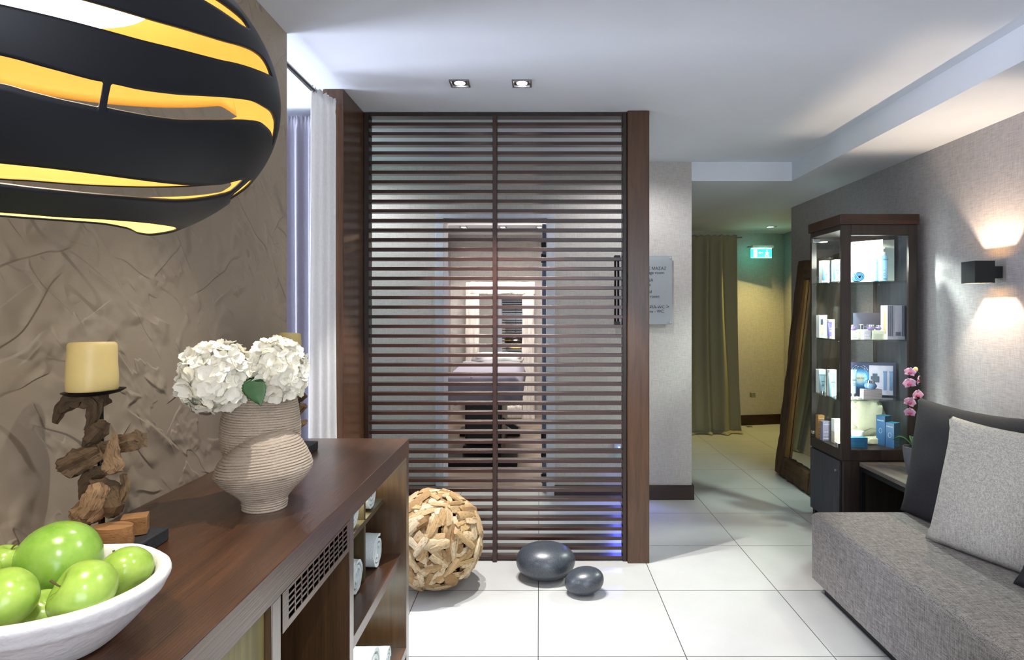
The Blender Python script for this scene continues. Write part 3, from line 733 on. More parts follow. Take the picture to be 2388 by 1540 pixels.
h1 = candle_holder(-.903, 1.285, TZ, 'driftwood candle holder on a black slab behind the fruit bowl', PCS, 1.262, 3, -.016)
rng = random.Random(8); k1 = MB(); c1 = P(256, 1262, 1.225); k1.lathe([(.031, 0), (.033, .01), (.032, .035), (.0315, .040)], (c1.x, 1.235, TZ + .030), 18, True, fn=lambda p, a_, j: Vector((p.x * (1.1 + .1 * math.cos(2 * a_)), p.y * .85, p.z)))
obj('wood_block', k1, 'cutwood', h1, smooth=30)
obj('wood_block', MB().obox((-.848, 1.305, TZ + .030 + .019), Vector((.9, .43, 0)), Vector((-.43, .9, 0)), Vector((0, 0, 1)), .024, .020, .019), 'cutwood', h1, bevel=.002)
emb = MB().tube([(-.8005 + .0, 1.262 + .0095 * math.cos(a_), TZ + .0145 + .0095 * math.sin(a_)) for a_ in [2 * PI * i / 20 for i in range(21)]], .0007, 6)
obj('embossed_ring', emb, 'slate', h1)
PCS2 = [([(672, 935, 10), (695, 928, 10), (713, 922, 5)], -.03, .8, .4), ([(655, 960, 18), (680, 955, 17), (690, 948, 12)], -.02, .8, .3),
        ([(676, 972, 9), (692, 960, 10), (709, 945, 9)], -.045, .8, .6), ([(668, 1008, 9), (690, 998, 9), (712, 985, 7)], -.045, .7, .8),
        ([(640, 1000, 20), (665, 1006, 18), (685, 1016, 8)], 0, .8, .4), ([(640, 920, 16), (660, 905, 18)], 0, .8, .3), ([(650, 1015, 20), (672, 1020, 18)], 0, .7, .4)]
candle_holder(-.900, 2.185, TZ, 'driftwood candle holder on a black slab partly hidden behind the vase', PCS2, 2.185, 5, .022, topz=1.222)
def candle(x, y, z, r, h, label, seed):
    def fn(p, a_, j):
        n_ = noise.noise(Vector((math.cos(a_) * 1.5, math.sin(a_) * 1.5, p.z * 18 + seed * 3))) * .0022; k = 1 + n_ / r
        return Vector((p.x * k, p.y * k, p.z + (.0025 * math.cos(a_ + seed) if p.z > h * .8 else 0)))
    pr = [(.001, 0), (r * .97, 0), (r, .003), (r * 1.0, h * .3), (r * .985, h * .6), (r * .97, h * .85), (r * .965, h * .93), (r * .93, h * .975), (r * .86, h), (r * .8, h * .99), (r * .5, h * .965), (.001, h * .96)]
    o = tag(obj('pillar_candle', MB().lathe(pr, (x, y, z), 56, False, fn=fn), 'wax', loc=(x, y, z), smooth=60), label, 'candle', 'cream pillar candles')
    obj('wick', MB().tube([(x, y, z + h * .95), (x + .001, y, z + h * .99)], .0012, 6), 'ink', o); return o
candle(-.923, 1.285, 1.2385, .0455, .099, 'thick cream pillar candle on the driftwood holder behind the bowl', 1)
candle(-.876, 2.185, 1.2285, .0385, .098, 'cream pillar candle rising behind the white hydrangeas', 2)

# ------------------------------------------------------------------ vase and hydrangeas
VX, VY = -.694, 1.585
vb = MB()
def ridge_body(tab, cx, cy, z0, tilt, seg=96, step=.0015, amp=.0024, freq=.0062, seed=0):
    zs = tab[0][1]; ze = tab[-1][1]; n_ = int((ze - zs) / step); rows = []
    for j in range(n_ + 1):
        zz = zs + (ze - zs) * j / n_; r = interp([(t[1], t[0]) for t in tab], zz); oxx = interp([(t[1], t[2]) for t in tab], zz)
        row = []
        for i in range(seg):
            a_ = 2 * PI * i / seg; wob = .004 * noise.noise(Vector((math.cos(a_) * 1.3, math.sin(a_) * 1.3, zz * 12 + seed)))
            ph = 2 * PI * (zz + wob) / freq; rr = r + amp * (abs(math.sin(ph / 2)) - .5) * 2 * (.5 + .5 * noise.noise(Vector((seed, zz * 90, math.cos(a_)))) + .3)
            x = rr * math.cos(a_); y = rr * math.sin(a_)
            row.append(Vector((cx + oxx + x, cy + y, z0 + zz + tilt * x * (zz / ze) + wob * .5)))
        rows.append(row)
    vb.add([p for r_ in rows for p in r_], [(j * seg + i, j * seg + (i + 1) % seg, (j + 1) * seg + (i + 1) % seg, (j + 1) * seg + i) for j in range(n_) for i in range(seg)] + [tuple(range(seg))[::-1]])
def smtab(pts, n=60):       # smooth a profile table with Catmull-Rom
    out = []
    for k in range(len(pts) - 1):
        p0, p1, p2, p3 = pts[max(k - 1, 0)], pts[k], pts[k + 1], pts[min(k + 2, len(pts) - 1)]
        for j in range(6):
            t = j / 6; q = []
            for a_, b_, c_, d_ in zip(p0, p1, p2, p3):
                q.append(.5 * (2 * b_ + (c_ - a_) * t + (2 * a_ - 5 * b_ + 4 * c_ - d_) * t * t + (-a_ + 3 * b_ - 3 * c_ + d_) * t ** 3))
            out.append(tuple(q))
    out.append(pts[-1]); return out
ridge_body(smtab([(.050, .001, 0), (.051, .012, 0), (.053, .026, 0), (.068, .045, 0), (.087, .062, -.001), (.104, .080, -.001), (.1125, .096, -.001), (.110, .110, -.001), (.101, .130, .0), (.088, .148, .004), (.072, .166, .010), (.052, .180, .015), (.028, .189, .018), (.004, .192, .02)]), VX, VY - .012, TZ, .12, seed=1)
ridge_body(smtab([(.075, .10, -.036), (.087, .125, -.040), (.093, .15, -.040), (.0955, .175, -.040), (.095, .20, -.039), (.091, .225, -.038), (.086, .25, -.036), (.083, .268, -.036), (.081, .285, -.036)]), VX, VY + .055, TZ, -.05, seed=4)
vz = tag(obj('vase', vb, 'clay', loc=(VX, VY, TZ), smooth=60, solid=.004, fixn=True), 'ribbed sand coloured double-bellied clay vase holding hydrangeas', 'vase')
def hydrangea(c, rx, rz, label, seed, leaf=None, n=210):
    rng = random.Random(seed); c = Vector(c)
    t = thing('hydrangea', label, 'flower', (c.x, c.y, c.z), 'white hydrangeas in the vase')
    mb = MB()
    for i in range(n):
        zf = 1 - 2 * (i + .5) / n
        if zf < -.85: continue
        a_ = i * 2.39996 + rng.uniform(-.2, .2); rr = math.sqrt(1 - zf * zf); d_ = Vector((rr * math.cos(a_), rr * math.sin(a_), zf))
        k = rng.uniform(.9, 1.06) * (1 + .06 * noise.noise(d_ * 3 + Vector((seed, 0, 0)))); p = c + Vector((d_.x * rx, d_.y * rx, d_.z * rz)) * k
        nn = (d_ + Vector([rng.uniform(-.35, .35) for _ in range(3)])).normalized()
        ux = nn.orthogonal().normalized(); uy = nn.cross(ux); ro = rng.uniform(0, PI); sz = rng.uniform(.0165, .0235)
        for q in range(4):
            b_ = ro + q * PI / 2 + rng.uniform(-.12, .12); e1 = ux * math.cos(b_) + uy * math.sin(b_); e2 = nn.cross(e1)
            cup = rng.uniform(-.15, .5); wv = rng.uniform(-.2, .2)
            def f(u, v):
                L = sz * v; wd = sz * .62 * math.sin(PI * min(1, .12 + v * .80)) ** .8 * (u - .5) * 2
                return p + e1 * L + e2 * wd + nn * (cup * sz * v * v + wv * wd * v - .10 * sz * (1 - v) + .25 * sz * (u - .5) ** 2)
            mb.grid(f, 4, 5)
        mb.lathe([(.0015, .0), (.0012, .0015), (.0002, .002)], p + nn * .0005, 5, False)
    obj('flower_head', mb, 'petal', t, smooth=70, fixn=False)
    core = MB().lathe([(max(.002, .9 * rx * math.sin(PI * i / 12)), -.9 * rz * math.cos(PI * i / 12)) for i in range(13)], c, 20, False); obj('flower_core', core, 'petal', t)
    tx, ty = VX - .035 + (c.x - VX) * .3, VY + .02
    obj('stem', MB().tube([c - Vector((0, 0, rz * .3)), ((c.x + tx) / 2, (c.y + ty) / 2, c.z - rz * .95), (tx, ty, TZ + .19)], .004, 8), 'leaf', t)
    return t
y1_ = hydrangea((-.797, 1.545, 1.236), .086, .084, 'large white hydrangea head drooping over the left of the vase', 11)
y2_ = hydrangea((-.676, 1.60, 1.248), .069, .076, 'smaller denser white hydrangea head on the right in front of the candle', 12, n=220)
lf = MB(); A0 = P(590, 880, 1.53); A1 = P(608, 948, 1.45)
def leaf_fn(u, v):
    ax = A1 - A0; sd = Vector((.9, .25, .1)).normalized(); wd = .027 * math.sin(PI * (.08 + .92 * v) ** .8) * (1 + .05 * math.sin(v * 60)) 
    s_ = (u - .5) * 2; return A0 + ax * v + sd * (s_ * wd - .004 * math.sin(PI * v)) + Vector((0, -1, 0)) * (.004 * math.sin(PI * v) - .003 * abs(s_)) 
lf.grid(leaf_fn, 9, 22); obj('leaf', lf, 'leaf', y1_, solid=.0006)

# ------------------------------------------------------------------ driftwood ball and stones
BCn = Vector((-.536, 3.17, .258)); BRad = .245
rng = random.Random(21); db = MB()
db.lathe([(max(.002, .205 * math.sin(PI * i / 16)), -.205 * math.cos(PI * i / 16)) for i in range(17)], BCn, 28, False); db.tint = [.0] * len(db.v); db.uv = [(0, 0)] * len(db.v)  # core coloured near black so gaps between chips look shaded
N = 520
for i in range(N):
    zf = 1 - 2 * (i + .5) / N; a_ = i * 2.39996 + rng.uniform(-.25, .25); rr = math.sqrt(max(0, 1 - zf * zf)); d_ = Vector((rr * math.cos(a_), rr * math.sin(a_), zf))
    t1 = d_.orthogonal().normalized(); t2 = d_.cross(t1)
    swirl = noise.noise(d_ * 2.2) * 3 + rng.uniform(-.5, .5); ex = t1 * math.cos(swirl) + t2 * math.sin(swirl)
    L = rng.uniform(.030, .075); wd = rng.uniform(.013, .027); lift = rng.uniform(.214, .243)
    c_ = BCn + d_ * lift; til = rng.uniform(-.25, .25)
    pts = []
    for s_ in (-1, -.4, .3, 1):
        q = c_ + ex * (L * s_) + d_ * (til * L * s_ * .5) + t1.cross(ex).normalized() * 0
        q += (-(L * s_) ** 2 / (2 * .245)) * d_; pts.append(q)
    sub_ = MB(); chip(sub_, pts, [wd * rng.uniform(.5, .9), wd, wd * rng.uniform(.8, 1.1), wd * rng.uniform(.4, .9)], 1, rng, 8, rng.uniform(.15, 1), 2)
    for k, v in enumerate(sub_.v):       # flatten along the radial direction
        rel = v - c_; h_ = rel.dot(d_); sub_.v[k] = v - d_ * (h_ * .5)
    o_ = len(db.v); db.v += sub_.v; db.f += [tuple(x + o_ for x in f_) for f_ in sub_.f]; db.mi += sub_.mi; db.tint += sub_.tint; db.uv += sub_.uv
mz = min(v.z for v in db.v); db.v = [v - Vector((0, 0, mz)) for v in db.v]
tag(obj('driftwood_ball', db, 'drift', loc=(BCn.x, BCn.y, 0), smooth=32), 'big ball pieced together from pale driftwood chips beside the counter end', 'ball')
def stone(px, py, Y, wpx, hh, label, tilt, seed):
    r = wpx * Y / F / 2; mb = MB()
    pr = []
    for i in range(29):
        t_ = PI * i / 28; s_ = math.sin(t_); c_ = math.cos(t_); pr.append((max(.001, r * abs(s_) ** .86), -hh / 2 * math.copysign(abs(c_) ** .92, c_)))
    mb.lathe(pr, (0, 0, 0), 64, False, fn=lambda p, a_, j: Vector((p.x * (1 + .02 * math.cos(a_ + seed)), p.y * .88, p.z + p.x * tilt)))
    x = (px - 1258) * Y / F; mz = min(v.z for v in mb.v); mb.v = [v + Vector((x, Y, -mz)) for v in mb.v]
    return tag(obj('black_stone', mb, 'stone', loc=(x, Y, 0), smooth=80), label, 'stone', 'polished black stones on the floor')
stone(1271, 1308, 3.285, 137, .178, 'larger polished black pebble stone in front of the louvre screen', 0, 0)
stone(1362, 1354, 3.10, 91, .122, 'smaller polished black pebble stone on the white floor tiles', .10, 1)

# ------------------------------------------------------------------ curtains
def curtain(name, p0, p1, ztop, zbot, folds, amp, mat, label, cat='curtain', seed=0, flare=0, lean=0, puddle=0, nu=260, nv=64, head=.05):
    p0, p1 = Vector(p0), Vector(p1); dr = p1 - p0; dn = Vector((-dr.y, dr.x, 0)).normalized()
    def fn(u, v):
        h = v; z_ = ztop + (zbot - ztop) * v
        dt = (ztop - z_)
        top = max(0, 1 - dt / .10)
        g_ = u * folds + .35 * noise.noise(Vector((u * 4, seed, v * .5))) + .25 * noise.noise(Vector((u * folds * .6, seed + 5, v * 1.2)))
        o_ = amp * (1 - .55 * top) * (math.sin(2 * PI * g_) * .8 + .18 * math.sin(4 * PI * g_ + 1.0)) * (.75 + .25 * v)
        o_ += top * .006 * math.sin(2 * PI * u * folds * 3.3 + seed)
        zz = z_
        if dt < head * .9: zz += .006 * math.sin(2 * PI * u * folds * 2.6) * (1 - dt / head); 
        if abs(dt - head) < .012: o_ *= .5
        uu = u
        k = 1 + flare * v ** 2
        pos = p0 + dr * (.5 + (uu - .5) * k) + dn * (o_ + lean * v)
        if puddle and v > .94:
            w_ = (v - .94) / .06; pos += dn * puddle * w_ * (.7 + .5 * noise.noise(Vector((u * 9, seed, 0)))); zz = max(zbot, zbot + .03 * (1 - w_) + .022 * (1 + noise.noise(Vector((u * 14, w_ * 2, seed)))) * w_ * (1.2 - w_))
        return Vector((pos.x, pos.y, zz))
    mb = MB().grid(fn, nu, nv)
    return tag(obj(name, mb, mat, loc=(p0.x, p0.y, 0), smooth=70, solid=.003, fixn=False), label, cat)
curtain('curtain', (-1.060, 2.90, 0), (-1.018, 3.112, 0), 2.455, .03, 3.1, .020, 'curtain_w', 'white curtain drawn back beside the timber jamb', seed=3, flare=.12)
curtain('curtain', (-1.95, 3.42, 0), (-1.12, 3.42, 0), 2.475, .02, 13, .030, 'curtain_b', 'blue grey curtain hanging in the bay behind the white one', seed=9, flare=.02)
rodm = tag(obj('curtain_rod', MB().tube([(-1.062, 2.513, 2.442), (-1.062, 3.128, 2.442)], .011, 14), 'steel'), 'steel curtain rod running from the plaster wall to the timber jamb', 'curtain rod')
tag(obj('curtain_rod', MB().tube([(-2.4, 3.447, 2.455), (-1.10, 3.447, 2.455)], .008, 14), 'steel'), 'curtain rod threaded through the blue grey curtain', 'curtain rod')
curtain('curtain', (1.15, 7.16, 0), (2.27, 7.16, 0), 2.285, .004, 5.6, .055, 'curtain_o', 'floor length linen curtain in the olive lit hallway', seed=14, flare=.10, puddle=-.09, nv=100)
tag(obj('curtain_rod', MB().tube([(1.15, 7.20, 2.262), (2.34, 7.20, 2.262)], .009, 14).tube([(2.31, 7.20, 2.262), (2.31, 7.62, 2.262)], .006, 10), 'steel'), 'thin curtain rod in the hallway beside the exit sign', 'curtain rod')

# ------------------------------------------------------------------ wall sign
SY = 4.625
sg = thing('wall_sign', 'frosted acrylic room directory sign on the grey linen wall', 'sign', ((1500 - 1258) * SY / F, SY, 1.31))
x0, x1 = (1437 - 1258) * SY / F, (1567 - 1258) * SY / F; z0, z1 = P(0, 757, SY).z, P(0, 597, SY).z
obj('plate', MB().box(x0, x1, SY - .004, SY + .002, z0, z1), 'frosted', sg, bevel=.001)
for bx in (x0 + .014, x1 - .014):
    for bz in (z0 + .016, z1 - .014):
        s_ = MB().tube([(bx, SY - .012, bz), (bx, 4.649, bz)], .007, 14); obj('bolt', s_, 'chrome', sg)
for body, xr, yb, sz in (('ΧΩΡΟΣ ΜΑΣΑΖ', 1554, 629.5, .0305), ('massage room', 1549, 639.5, .0305), ('ΣΑΥΝΑ', 1523.5, 657, .0305), ('sauna', 1517.5, 667, .0305),
                         ('ΧΑΜΑΜ', 1520.5, 684.5, .0305), ('steam room', 1538, 694.5, .0305), ('ΑΠΟΔΥΤΗΡΙΑ-WC', 1550, 719.5, .0305), ('>', 1561, 720.5, .044), ('changing rooms - WC', 1548.5, 729.5, .0305)):
    p = P(xr, yb, SY - .0046); mb = text_at(body, sz, (p.x, SY - .0046, p.z), (1, 0, 0), (0, 0, 1), 'RIGHT'); obj('lettering', mb, 'ink', sg, smooth=0)

# ------------------------------------------------------------------ step light on the corridor wall
sl_ = thing('step_light', 'small glowing blue step light low on the corridor wall behind the louvres', 'light', (.58, 4.645, .385))
obj('housing', MB().box(.555, .605, 4.630, 4.648, .355, .435), 'door_frame', sl_, bevel=.002)
obj('lens', MB().box(.560, .600, 4.622, 4.630, .358, .364), 'aqua_led', sl_); obj('indicator', MB().lathe([(.005, 0), (.003, .004), (.0005, .005)], (.592, 4.626, .392), 12, False), 'blue_led', sl_)
light('SPOT', 'step_beam', (.58, 4.59, .36), 5, (.12, .15, 1), .02, (.52, 4.3, 0), 130, .6)

# ------------------------------------------------------------------ hallway
ex = P(1776, 589, 7.45)
e = thing('exit_sign', 'lit green emergency exit sign with running man and arrow in the hallway', 'exit sign', ex)
def hx(px): return (px - 1258) * 7.45 / F
def hz(py): return EYE - (py - 728) * 7.45 / F
obj('housing', MB().box(hx(1752), hx(1801), 7.40, 7.50, hz(579), hz(573.5)), 'white_plastic', e, bevel=.002)
for a_, b_ in ((1748, 1753), (1795, 1798)): obj('bracket', MB().box(hx(a_), hx(b_), 7.46, 7.545, hz(576), hz(574)), 'plastic_grey', e)
obj('panel', MB().box(hx(1751), hx(1799), 7.445, 7.455, hz(602), hz(579)), 'exit_green', e)
pic = MB(); yy = (7.440, 7.4445)
pic.box(hx(1757), hx(1765), *yy, hz(599), hz(583)).box(hx(1771), hx(1779), *yy, hz(591), hz(589.4))
pic.add([(hx(1768), 7.442, hz(590.2)), (hx(1772), 7.442, hz(587.6)), (hx(1772), 7.442, hz(592.8))], [(0, 1, 2)])
for pts in (((1789, 588), (1787.5, 593)), ((1787.5, 593), (1791, 596), (1790, 600)), ((1787.5, 593), (1784.5, 596), (1785.5, 599.5)), ((1788.5, 589), (1784.5, 590)), ((1789, 589), (1792, 591.5))):
    pic.tube([(hx(a_), 7.442, hz(b_)) for a_, b_ in pts], .006, 8)
pic.lathe([(.001, -.007), (.008, 0), (.001, .007)], (hx(1788), 7.442, hz(584.7)), 10, False)
for a_, b_, c_, d_ in ((1752, 1799, 580, 580.8), (1752, 1799, 600.6, 601.4)): pic.box(hx(a_), hx(b_), *yy, hz(d_), hz(c_))
obj('pictogram', pic, 'exit_white', e)
light('POINT', 'exit_glow', (ex.x, 7.38, ex.z - .02), .28, (.05, 1, .72), .05)
tag(obj('wall_switch', MB().box(hx(1749) + .03, hx(1760) + .03, 7.50, 7.545, hz(929), hz(917)), 'plastic_grey', bevel=.004), 'small grey socket box low on the hallway wall', 'socket')
downlight(2.66, 7.15, SH, 'square ceiling downlight in the olive lit hallway', 95, (1, .82, .27), 104, blend=1)

# ------------------------------------------------------------------ leaning rustic mirror behind the cabinet
lmr = thing('leaning_mirror', 'tall mirror in a rough dark beam frame leaning behind the glass cabinet', 'mirror', (2.12, 4.95, 0))
B0 = Vector((2.125, 5.42, 0)); lean = Vector((.205, .0, 1.83)); up = lean.normalized(); al = Vector((0, -1, 0)); nn = al.cross(up)   # up/along/normal
if nn.x > 0: nn = -nn
Hm = lean.length; Wm = .80
def beam(name, a_, b_, wdt, th, mat, seed):
    mb = MB(); rg = random.Random(seed); a_, b_ = Vector(a_), Vector(b_); ax = (b_ - a_).normalized(); sd = nn.cross(ax)
    def fn(u, v):
        ang = 2 * PI * u; cx_ = math.copysign(abs(math.cos(ang)) ** .45, math.cos(ang)); sy = math.copysign(abs(math.sin(ang)) ** .45, math.sin(ang))
        j = noise.noise(Vector((math.cos(ang) * 1.5 + seed, math.sin(ang) * 1.5, v * 9))) * .012 + noise.noise(Vector((math.cos(ang) * 4, math.sin(ang) * 4 + seed, v * 30))) * .004
        return a_ + (b_ - a_) * v + sd * (cx_ * (wdt / 2 + j)) + nn * (sy * (th / 2 + j * .6))
    mb.grid(fn, 24, 40, closed_u=True); mb.f += [tuple(range(24))[::-1], tuple(range(39 * 24, 40 * 24))]; mb.mi += [0, 0]
    return obj(name, mb, mat, lmr, smooth=50)
q = lambda s_, t_: B0 + al * s_ + up * t_ + nn * .045
beam('frame_post', q(.075, .01), q(.075, Hm), .15, .085, 'rustic', 1)
beam('frame_post', q(Wm - .07, .01), q(Wm - .07, Hm), .14, .085, 'rustic', 2)
beam('frame_rail', q(.15, .085), q(Wm - .14, .085), .17, .09, 'rustic_y', 3)
beam('frame_rail', q(.15, Hm - .08), q(Wm - .14, Hm - .08), .15, .09, 'rustic_y', 4)
g0, g1, g2, g3 = [B0 + al * s_ + up * t_ + nn * .05 for s_, t_ in ((.14, .16), (Wm - .13, .16), (Wm - .13, Hm - .14), (.14, Hm - .14))]
obj('mirror_glass', MB().add([g0, g1, g2, g3] + [p - nn * .006 for p in (g0, g1, g2, g3)], [(0, 1, 2, 3), (7, 6, 5, 4), (0, 4, 5, 1), (1, 5, 6, 2), (2, 6, 7, 3), (3, 7, 4, 0)]), 'mirror', lmr, smooth=0)
mb = MB(); mb.obox(B0 + al * .178 + up * (Hm / 2) + nn * .062, al, up, nn, .028, Hm / 2 - .17, .010); obj('inner_batten', mb, 'batten', lmr, bevel=.002)

# ------------------------------------------------------------------ display cabinet
CX0, CX1, CY0, CY1 = 1.854, 2.318, 3.82, 4.262
cb = thing('display_cabinet', 'tall dark wood glass display cabinet full of skincare products', 'cabinet', ((CX0 + CX1) / 2, (CY0 + CY1) / 2, 0))
obj('top_cap', MB().box(CX0 - .012, CX1 + .008, CY0 - .012, CY1 + .008, 1.937, 2.0), 'wenge_y', cb, bevel=.003)
fr = MB().box(CX0 + .0, CX0 + .058, CY0, CY0 + .022, .487, 1.937).box(CX1 - .052, CX1, CY0, CY0 + .022, .487, 1.937)
fr.box(CX0 + .058, CX1 - .052, CY0, CY0 + .022, 1.872, 1.937).box(CX0 + .058, CX1 - .052, CY0, CY0 + .022, .487, .553)
obj('front_frame', fr, 'cab_brown', cb, bevel=.002)
br = MB().box(CX0, CX0 + .035, CY1 - .02, CY1, .487, 1.937).box(CX1 - .035, CX1, CY1 - .02, CY1, .487, 1.937).box(CX0 + .035, CX1 - .035, CY1 - .02, CY1, 1.885, 1.937).box(CX0 + .035, CX1 - .035, CY1 - .02, CY1, .487, .545)
obj('back_frame', br, 'cab_brown', cb, bevel=.002)
obj('side_panel', MB().box(CX1 - .018, CX1, CY0 + .022, CY1 - .02, .487, 1.937), 'cab_grey', cb)
obj('bottom_board', MB().box(CX0, CX1 - .018, CY0 + .022, CY1 - .02, .487, .553), 'cab_brown', cb, bevel=.002)
obj('top_board', MB().box(CX0, CX1 - .018, CY0 + .022, CY1 - .02, 1.905, 1.937), 'cab_brown', cb)
obj('front_pane', MB().box(CX0 + .05, CX1 - .045, CY0 + .010, CY0 + .014, .548, 1.878), 'glass', cb)
obj('back_pane', MB().box(CX0 + .03, CX1 - .03, CY1 - .012, CY1 - .008, .54, 1.89), 'glass', cb)
gd = obj('glass_door', MB().box(CX0 - .002, CX0 + .003, CY0 + .026, CY1 - .022, .556, 1.902), 'glass', cb)
for zz in (1.87, .575): obj('door_hinge', MB().box(CX0 - .006, CX0 + .045, CY1 - .055, CY1 - .024, zz, zz + .022), 'chrome', gd, bevel=.002)
obj('door_lock', MB().box(CX0 - .008, CX0 + .012, CY0 + .03, CY0 + .06, .557, .585).tube([(CX0 - .012, CY0 + .045, .571), (CX0 + .014, CY0 + .045, .571)], .009, 12), 'chrome', gd)
SHZ = (1.5935, 1.2285, .857)
for zz in SHZ:
    shf = obj('glass_shelf', MB().box(CX0 + .006, CX1 - .02, CY0 + .026, CY1 - .024, zz - .008, zz), 'shelf_glass', cb)
    for yy_ in (CY0 + .06, CY1 - .06):
        for xx_ in (CX1 - .024, CX0 + .012): obj('shelf_pin', MB().lathe([(.004, -.014), (.004, -.0082)], (xx_, yy_, zz), 10), 'chrome', shf)
obj('base_carcass', MB().box(CX0 + .012, CX1, CY0 + .004, CY1, .06, .486), 'cab_brown', cb, bevel=.002)
bd = obj('base_door', MB().box(CX0 - .002, CX0 + .010, CY0 + .03, CY1 - .004, .07, .476), 'cab_grey', cb, bevel=.002)
obj('key_lock', MB().lathe([(.009, 0), (.009, .003), (.004, .004)], (0, 0, 0), 16).xf(Matrix.Translation((CX0 - .002, CY0 + .075, .41)) @ Matrix.Rotation(R(-90), 4, 'Y')), 'chrome', bd)
for lx, ly in ((CX0 + .03, CY0 + .03), (CX1 - .03, CY0 + .03), (CX0 + .03, CY1 - .03), (CX1 - .03, CY1 - .03)): obj('leg', MB().box(lx - .018, lx + .018, ly - .018, ly + .018, 0, .06), 'black_metal', cb)
obj('lamp', MB().lathe([(.03, -.004), (.03, 0)], (2.04, 4.03, 1.905), 20), 'spot_glow', cb)
light('SPOT', 'cabinet_lamp', (2.04, 4.03, 1.893), 110, (.90, 1, .93), .02, (2.05, 4.03, 0), 150, .5)

obj('hidden_fill_strip', MB().box(CX0 + .012, CX0 + .018, CY0 + .024, CY0 + .030, .60, 1.86), 'spot_glow', cb)  # strip and its light added behind the post to brighten lower shelves
light('AREA', 'hidden_fill_light', (CX0 + .030, CY0 + .036, 1.22), 4.5, (.88, 1, .95), .012, (CX0 + .35, CY0 + .30, 1.22), sy=1.25)

# products --------------------------------------------------------------
PG = 'skincare products in the display cabinet'
def pbox(name, x, y, z, w_, d_, h, rot, mats, label, txt=None, cat='box', tcol='white_card', lines=0):
    mb = MB(); c, s_ = math.cos(R(rot)), math.sin(R(rot)); ax, ay = Vector((c, s_, 0)), Vector((-s_, c, 0)); az = Vector((0, 0, 1))
    mb.obox((x, y, z + h / 2), ax, ay, az, w_ / 2, d_ / 2, h / 2)
    mats = mats if isinstance(mats, (list, tuple)) else [mats]
    if len(mats) > 1: mb.mi = [0, 1 if len(mats) > 1 else 0, 0, 0, 2 if len(mats) > 2 else 0, 2 if len(mats) > 2 else 0]
    o = tag(obj(name, mb, list(mats), loc=(x, y, z), bevel=.001, smooth=0, fixn=False), label, cat, PG)
    if txt:
        for body, size, fx_, fz in txt:
            t_ = text_at(body, size, Vector((x, y, z)) + ax * (fx_ * w_) - ay * (d_ / 2 + .0012) + az * (fz * h), ax, az, 'CENTER', .0004); obj('lettering', t_, tcol, o, smooth=0)
    if lines:
        pl = MB()
        for k in range(lines):
            zz = z + h * (.12 + .5 * k / lines); pl.obox(Vector((x, y, zz)) - ay * (d_ / 2 + .0008) - ax * (w_ * .05), ax, ay, az, w_ * (.36 - .08 * (k % 3 == 2)), .0004, .0009)
        obj('print', pl, tcol, o, smooth=0)
    return o
def ptube(x, y, z, w_, h, label, mat, cap='white_plastic', rot=0, capdown=False):
    mb = MB(); hb = h * .86
    def fn(u, v):
        a_ = 2 * PI * u; k = v ** 1.3; return Vector((w_ / 2 * math.cos(a_) * (.78 + .22 * k), w_ / 2 * math.sin(a_) * (.75 * (1 - k) + .06), h * .12 + hb * v))
    mb.grid(fn, 24, 10, closed_u=True); mb.f += [tuple(range(24))[::-1], tuple(range(9 * 24, 240))]; mb.mi += [0, 0]
    mb.obox((0, 0, h * .985), Vector((1, 0, 0)), Vector((0, 1, 0)), Vector((0, 0, 1)), w_ / 2, .0025, h * .02)
    T = Matrix.Translation((x, y, z)) @ Matrix.Rotation(R(rot), 4, 'Z'); mb.xf(T)
    o = tag(obj('cosmetic_tube', mb, mat, loc=(x, y, z), smooth=50), label, 'tube', PG)
    obj('cap', MB().lathe([(w_ * .36, 0), (w_ * .36, h * .12), (w_ * .30, h * .125)], (0, 0, 0), 24).xf(T), cap, o)
    pr = MB()
    for k, hz_ in enumerate((.62, .5, .46, .42)): pr.obox(Vector((0, -w_ * .36, h * hz_)), Vector((1, 0, 0)), Vector((0, 1, 0)), Vector((0, 0, 1)), w_ * (.28 if k == 0 else .2), .0006, h * (.012 if k == 0 else .005))
    obj('print', pr.xf(T), 'print_dark' if mat != 'tube_violet' else 'white_card', o, smooth=0); return o
def pjar(x, y, z, r, label, mat, lid='chrome'):
    mb = MB().lathe([(.001, 0), (r * .7, 0), (r * .98, r * .35), (r, r * .6), (r * .82, r * .95), (r * .62, r * 1.05)], (x, y, z), 28)
    o = tag(obj('cream_jar', mb, mat, loc=(x, y, z), smooth=60), label, 'jar', PG)
    obj('lid', MB().lathe([(r * .66, r * 1.05), (r * .72, r * 1.1), (r * .72, r * 1.5), (r * .64, r * 1.56)], (x, y, z), 28), lid, o); return o
def X_(px, Y): return (px - 1258) * Y / F
z1s = SHZ[0] + .0005
pbox('product_box', X_(1922, 4.17), 4.17, z1s, .052, .04, .150, 8, 'white_card', 'white box behind the pale blue tube at the left of the top shelf', cat='box')
ptube(X_(1925, 4.115), 4.115, z1s, .048, .128, 'pale blue tube at the far left of the top shelf', 'tube_blue', rot=8)
pbox('product_box', X_(1951, 4.05), 4.05, z1s, .050, .04, .145, 0, 'white_card', 'white box behind the blue tube beside the corner post, top shelf')
ptube(X_(1951, 3.99), 3.99, z1s, .044, .118, 'pale blue tube beside the corner post on the top shelf', 'tube_blue')
pbox('display_card', 2.105, 4.075, z1s, .29, .006, .268, -59, 'white_card', 'large bright white display card on the top shelf', cat='card')
pbox('display_card', 2.245, 4.03, z1s, .09, .006, .272, -30, 'grey_card', 'pale grey display card behind the pump bottle', cat='card')
rolled_towel('rolled_cloth', 4.0, z1s, .036, 0, .11, 'small blue rolled cloth in front of the white card', 'blue_towel', R(72), 7, X_(2000, 4.0), PG, 3.2)
